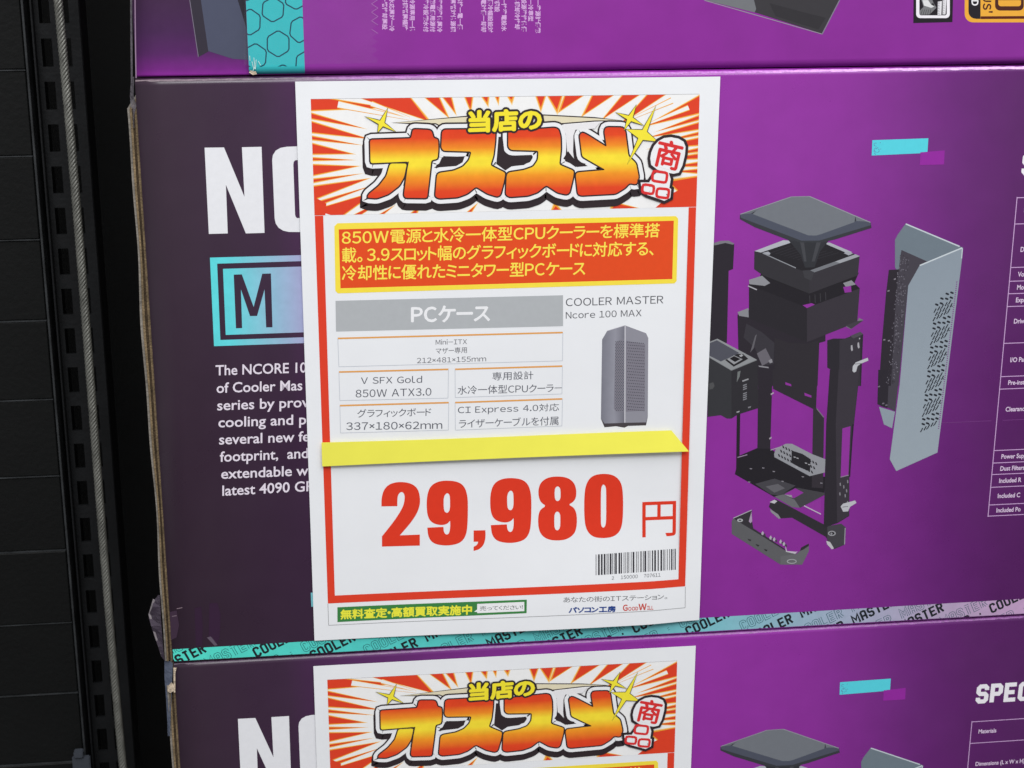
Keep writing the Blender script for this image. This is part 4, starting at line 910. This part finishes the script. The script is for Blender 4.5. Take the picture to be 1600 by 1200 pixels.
# barcode
a = A(); ink_b = ink((56, 54, 60)); rc = random.Random(21); x = 1127.0
while x < 1442:
    bw = rc.choice([2.6, 2.6, 4.6, 6.8]); t = (x - 1127) / 316; y0_, y1_ = 416 - 23 * t, 497 - 22 * t
    a.poly(cq((x, y0_), (min(x + bw, 1444), y0_ - .2), (min(x + bw, 1444), y1_ - .2), (x, y1_)), ink_b)
    x += bw + rc.choice([2.4, 4.4, 4.4, 6.4])
T(cq, '2', (1189, 502, 514), (1199, 501, 513), tx, 1); T(cq, '150000', (1225, 498, 512), (1291, 494, 508), tx, 1); T(cq, '707611', (1315, 492, 506), (1380, 488, 502), tx, 1)
a.build('barcode', sgn)
# footer
a = A(); GR = ink((58, 128, 66))
P = cq((118, 622), (858, 592), (857, 645), (118, 680)); a.quad(P[0], P[1], P[2], P[3], GR, 1, 30)
T(cq, '無料査定・高額買取実施中', (131, 632, 669), (642, 612, 650), ink((236, 232, 66)), 3, 0, None, .7)
P = cq((664, 609), (848, 601), (848, 637), (664, 645)); a.quad(P[0], P[1], P[2], P[3], PW, 2, 8); a.poly(cq((664, 630), (664, 640), (652, 640)), PW, 2.5)
T(cq, '売ってください!', (674, 618, 636), (842, 610, 630), ink((70, 84, 74)), 4)
T(cq, 'あなたの街のITステーション。', (1001, 582, 604), (1406, 568, 590), ink((96, 96, 100)), 1)
T(cq, 'パソコン工房', (1022, 622, 645), (1204, 615, 640), ink((36, 66, 136)), 1, 0, None, .6)
wine = ink((200, 66, 52))
T(cq, 'G', (1233, 612, 637), (1252, 611, 636), wine, 1, .03); T(cq, 'OOD', (1254, 621, 636), (1293, 619, 634), wine, 1, .03); T(cq, 'W', (1294, 609, 634), (1326, 607, 632), wine, 1, .03); T(cq, 'ILL', (1328, 617, 632), (1352, 616, 631), wine, 1, .03)
a.build('footer', sgn)
copy_thing(sgn, Vector((-.0019, -.0008, -.297 - .3122)), 'white and red price sign on the bottom carton, only its banner in view')

# yellow paper strip stuck across the sign, lower edge lifting
def strip_mat():
    m, nt, bs, tc = base_mat('yellow_paper', .65, .2, .05, 60); mottle(nt, tc, lin((234, 228, 84)), bs.inputs['Base Color'], .02, 60); return m
ys = thing('paper_strip', (0, -.0016, un(780, 705).y), 'plain yellow paper strip stuck across the price sign above the red price', 'strip')
N = 30; v, f = [], []
for i in range(N + 1):
    t = i / N
    top_ = (502.3 + (1049 - 502.3) * t, 691.5 + (673.2 - 691.5) * t + .8 * math.sin(t * 5)); bot = (503.4 + (1076.5 - 503.4) * t, 728.8 + (705.4 - 728.8) * t - 1.2 * math.sin(t * 3.1))
    for k in range(7):
        s = k / 6; d = -.0026 - (.0003 + .0016 * t) * s; p = un(top_[0] + (bot[0] - top_[0]) * s, top_[1] + (bot[1] - top_[1]) * s, d); v.append((p.x, d, p.y))
for i in range(N):
    for k in range(6): q = i * 7 + k; f.append((q, q + 1, q + 8, q + 7))
o = link_mesh('paper', v, f, [strip_mat()], None, ys, True); sol = o.modifiers.new('thick', 'SOLIDIFY'); sol.thickness = .00012; sol.offset = 0; es = o.modifiers.new('crisp', 'EDGE_SPLIT'); es.split_angle = .6

# ------------------------------------------------------------------ shelf rack on the left
DP = .20
rc_x = un(143.5, 600, DP).x; lc_x = un(115.5, 600, DP).x
px0, px1 = lc_x - .0078, rc_x + .0088; sw = .0031
post = thing('rack_post', ((px0 + px1) / 2, DP, zf), 'black slotted steel upright of the shelf rack behind the wire cable', 'rack post')
zs = un(130.5, 408, DP).y
xsn = [px0, lc_x - sw, lc_x + sw, rc_x - sw, rc_x + sw, px1]
zz = []; k0 = math.ceil((zf - zs) / .0251) + 1; k1 = int((.40 - zs) / .0251)
edges = [zf]
for k in range(k0, k1): edges += [zs + k * .0251 - .0082, zs + k * .0251 + .0082]
edges.append(.42)
v = [(x, DP, z) for z in edges for x in xsn]; f = []
for j in range(len(edges) - 1):
    for i in range(5):
        if j % 2 == 1 and i in (1, 3): continue
        f.append((j * 6 + i, j * 6 + i + 1, j * 6 + 7 + i, j * 6 + 6 + i))
o = link_mesh('post_face', v, f, [m_post], None, post); sol = o.modifiers.new('thick', 'SOLIDIFY'); sol.thickness = .002; sol.offset = -1
bm = bmesh.new(); bm.from_mesh(o.data); bmesh.ops.recalc_face_normals(bm, faces=bm.faces)
if bm.faces[0].normal.y > 0: bmesh.ops.reverse_faces(bm, faces=bm.faces)
bm.to_mesh(o.data); bm.free()
box_mesh('post_side', (px0 - .0003, DP + .0021, zf), (px0 + .0017, DP + .035, .42), m_post, post, .0004); box_mesh('post_side', (px1 - .0017, DP + .0021, zf), (px1 + .0003, DP + .035, .42), m_post, post, .0004)

# stacked black steel panels left of the upright
xr = un(70, 360, .19).x
bp = thing('back_panel', (xr - .1, .19, zf), 'black steel back panels stacked in rows at the left of the rack post', 'panel')
zseam = un(20, 245, .19).y; edge_m = metal('panel_edge_highlight', (48, 50, 52), .45, amt=.6, scale=60)  # lighter metal that paints in the highlights along the panel edges
bmx = bmesh.new()
for k in range(-14, 12):
    z0, z1 = zseam + k * .0503 + .0004, zseam + (k + 1) * .0503 - .0004
    if z0 < zf: continue
    g_ = bmesh.ops.create_cube(bmx, size=1)
    for vv in g_['verts']: vv.co = Vector((xr - .0035 - .16 + (vv.co.x + .5) * .16, .191 + (vv.co.y + .5) * .02 + .0006 * math.sin(k * 2.3), z0 + (vv.co.z + .5) * (z1 - z0))) - bp.location
bmesh.ops.bevel(bmx, geom=bmx.edges[:], offset=.0006, segments=1, affect='EDGES')
me = bpy.data.meshes.new('panel_rows'); bmx.to_mesh(me); bmx.free(); me.materials.append(m_panel); o = bpy.data.objects.new('panel_rows', me); COL.objects.link(o); o.parent = bp
lines = bmesh.new()  # added strips that carry the painted highlight of each row edge
for k in range(-14, 12):
    z0 = zseam + k * .0503
    if z0 < zf: continue
    g_ = bmesh.ops.create_cube(lines, size=1)
    for vv in g_['verts']: vv.co = Vector((xr - .0036 - .16 + (vv.co.x + .5) * .16, .1905 + (vv.co.y + .5) * .01, z0 + vv.co.z * .0006)) - bp.location
me = bpy.data.meshes.new('row_edge_highlights'); lines.to_mesh(me); lines.free(); me.materials.append(edge_m); o = bpy.data.objects.new('row_edge_highlights', me); COL.objects.link(o); o.parent = bp
box_mesh('edge_rail_and_highlight', (xr - .0026, .188, zf), (xr - .0014, .215, .42), edge_m, bp, .0002); box_mesh('edge_rail_and_highlight', (xr + .0016, .192, zf), (xr + .0026, .215, .42), m_post, bp, .0002)
pb = [un(112, 1172, .18), un(143, 1205, .18)]
br = thing('shelf_bracket', (pb[0].x, .18, pb[1].y), 'small grey steel bracket at the lower left corner beside the post', 'bracket')
mbk = metal('grey_bracket', (66, 70, 78), .45)
box_mesh('bracket_arm', (pb[0].x, .178, pb[1].y - .03), (pb[1].x, .181, pb[0].y - .0045), mbk, br, .0006); box_mesh('bracket_tab', (pb[0].x + .0015, .176, pb[0].y - .0043), (pb[1].x - .004, .182, pb[0].y), mbk, br, .0006)

# twisted steel wire rope
DW = .165
w0, w1 = un(81.5, -60, DW), un(197.5, 1230, DW); A0 = Vector((w0.x, DW, w0.y)); A1 = Vector((w1.x, DW + .002, w1.y))
up = (A0 - A1).normalized(); A0 = A0 + up * .12; A1 = A1 - up * .12
L = (A0 - A1).length; ax1 = up.cross(Vector((0, 1, 0))).normalized(); ax2 = up.cross(ax1)
m_wire = metal('galvanised_wire', (122, 122, 116), .42, .3, .5, .2, 900, .3, 120)
v, f = [], []; NS = 6; RS, rs = .00165, .00104; pitch = .0150; per = 14; NL = int(L / pitch * per)
for s in range(NS):
    i0 = len(v)
    for i in range(NL + 1):
        h = L * i / NL; an = 2 * math.pi * (h / pitch + s / NS); bow = ax1 * .0015 * math.sin(h / L * math.pi * 2)
        cdir = ax1 * math.cos(an) + ax2 * math.sin(an); ctr = A1 + up * h + cdir * RS + bow
        for k in range(6):
            b_ = 2 * math.pi * k / 6; tdir = (up * (pitch) + (ax1 * -math.sin(an) + ax2 * math.cos(an)) * 2 * math.pi * RS).normalized(); n2 = tdir.cross(cdir)
            v.append(ctr + (cdir * math.cos(b_) + n2 * math.sin(b_)) * rs)
    for i in range(NL):
        for k in range(6): q = i0 + i * 6; f.append((q + k, q + (k + 1) % 6, q + 6 + (k + 1) % 6, q + 6 + k))
o = link_mesh('wire_cable', v, f, [m_wire], None, None, True); tag(o, 'thin twisted steel wire cable hanging in front of the black rack post', 'cable')
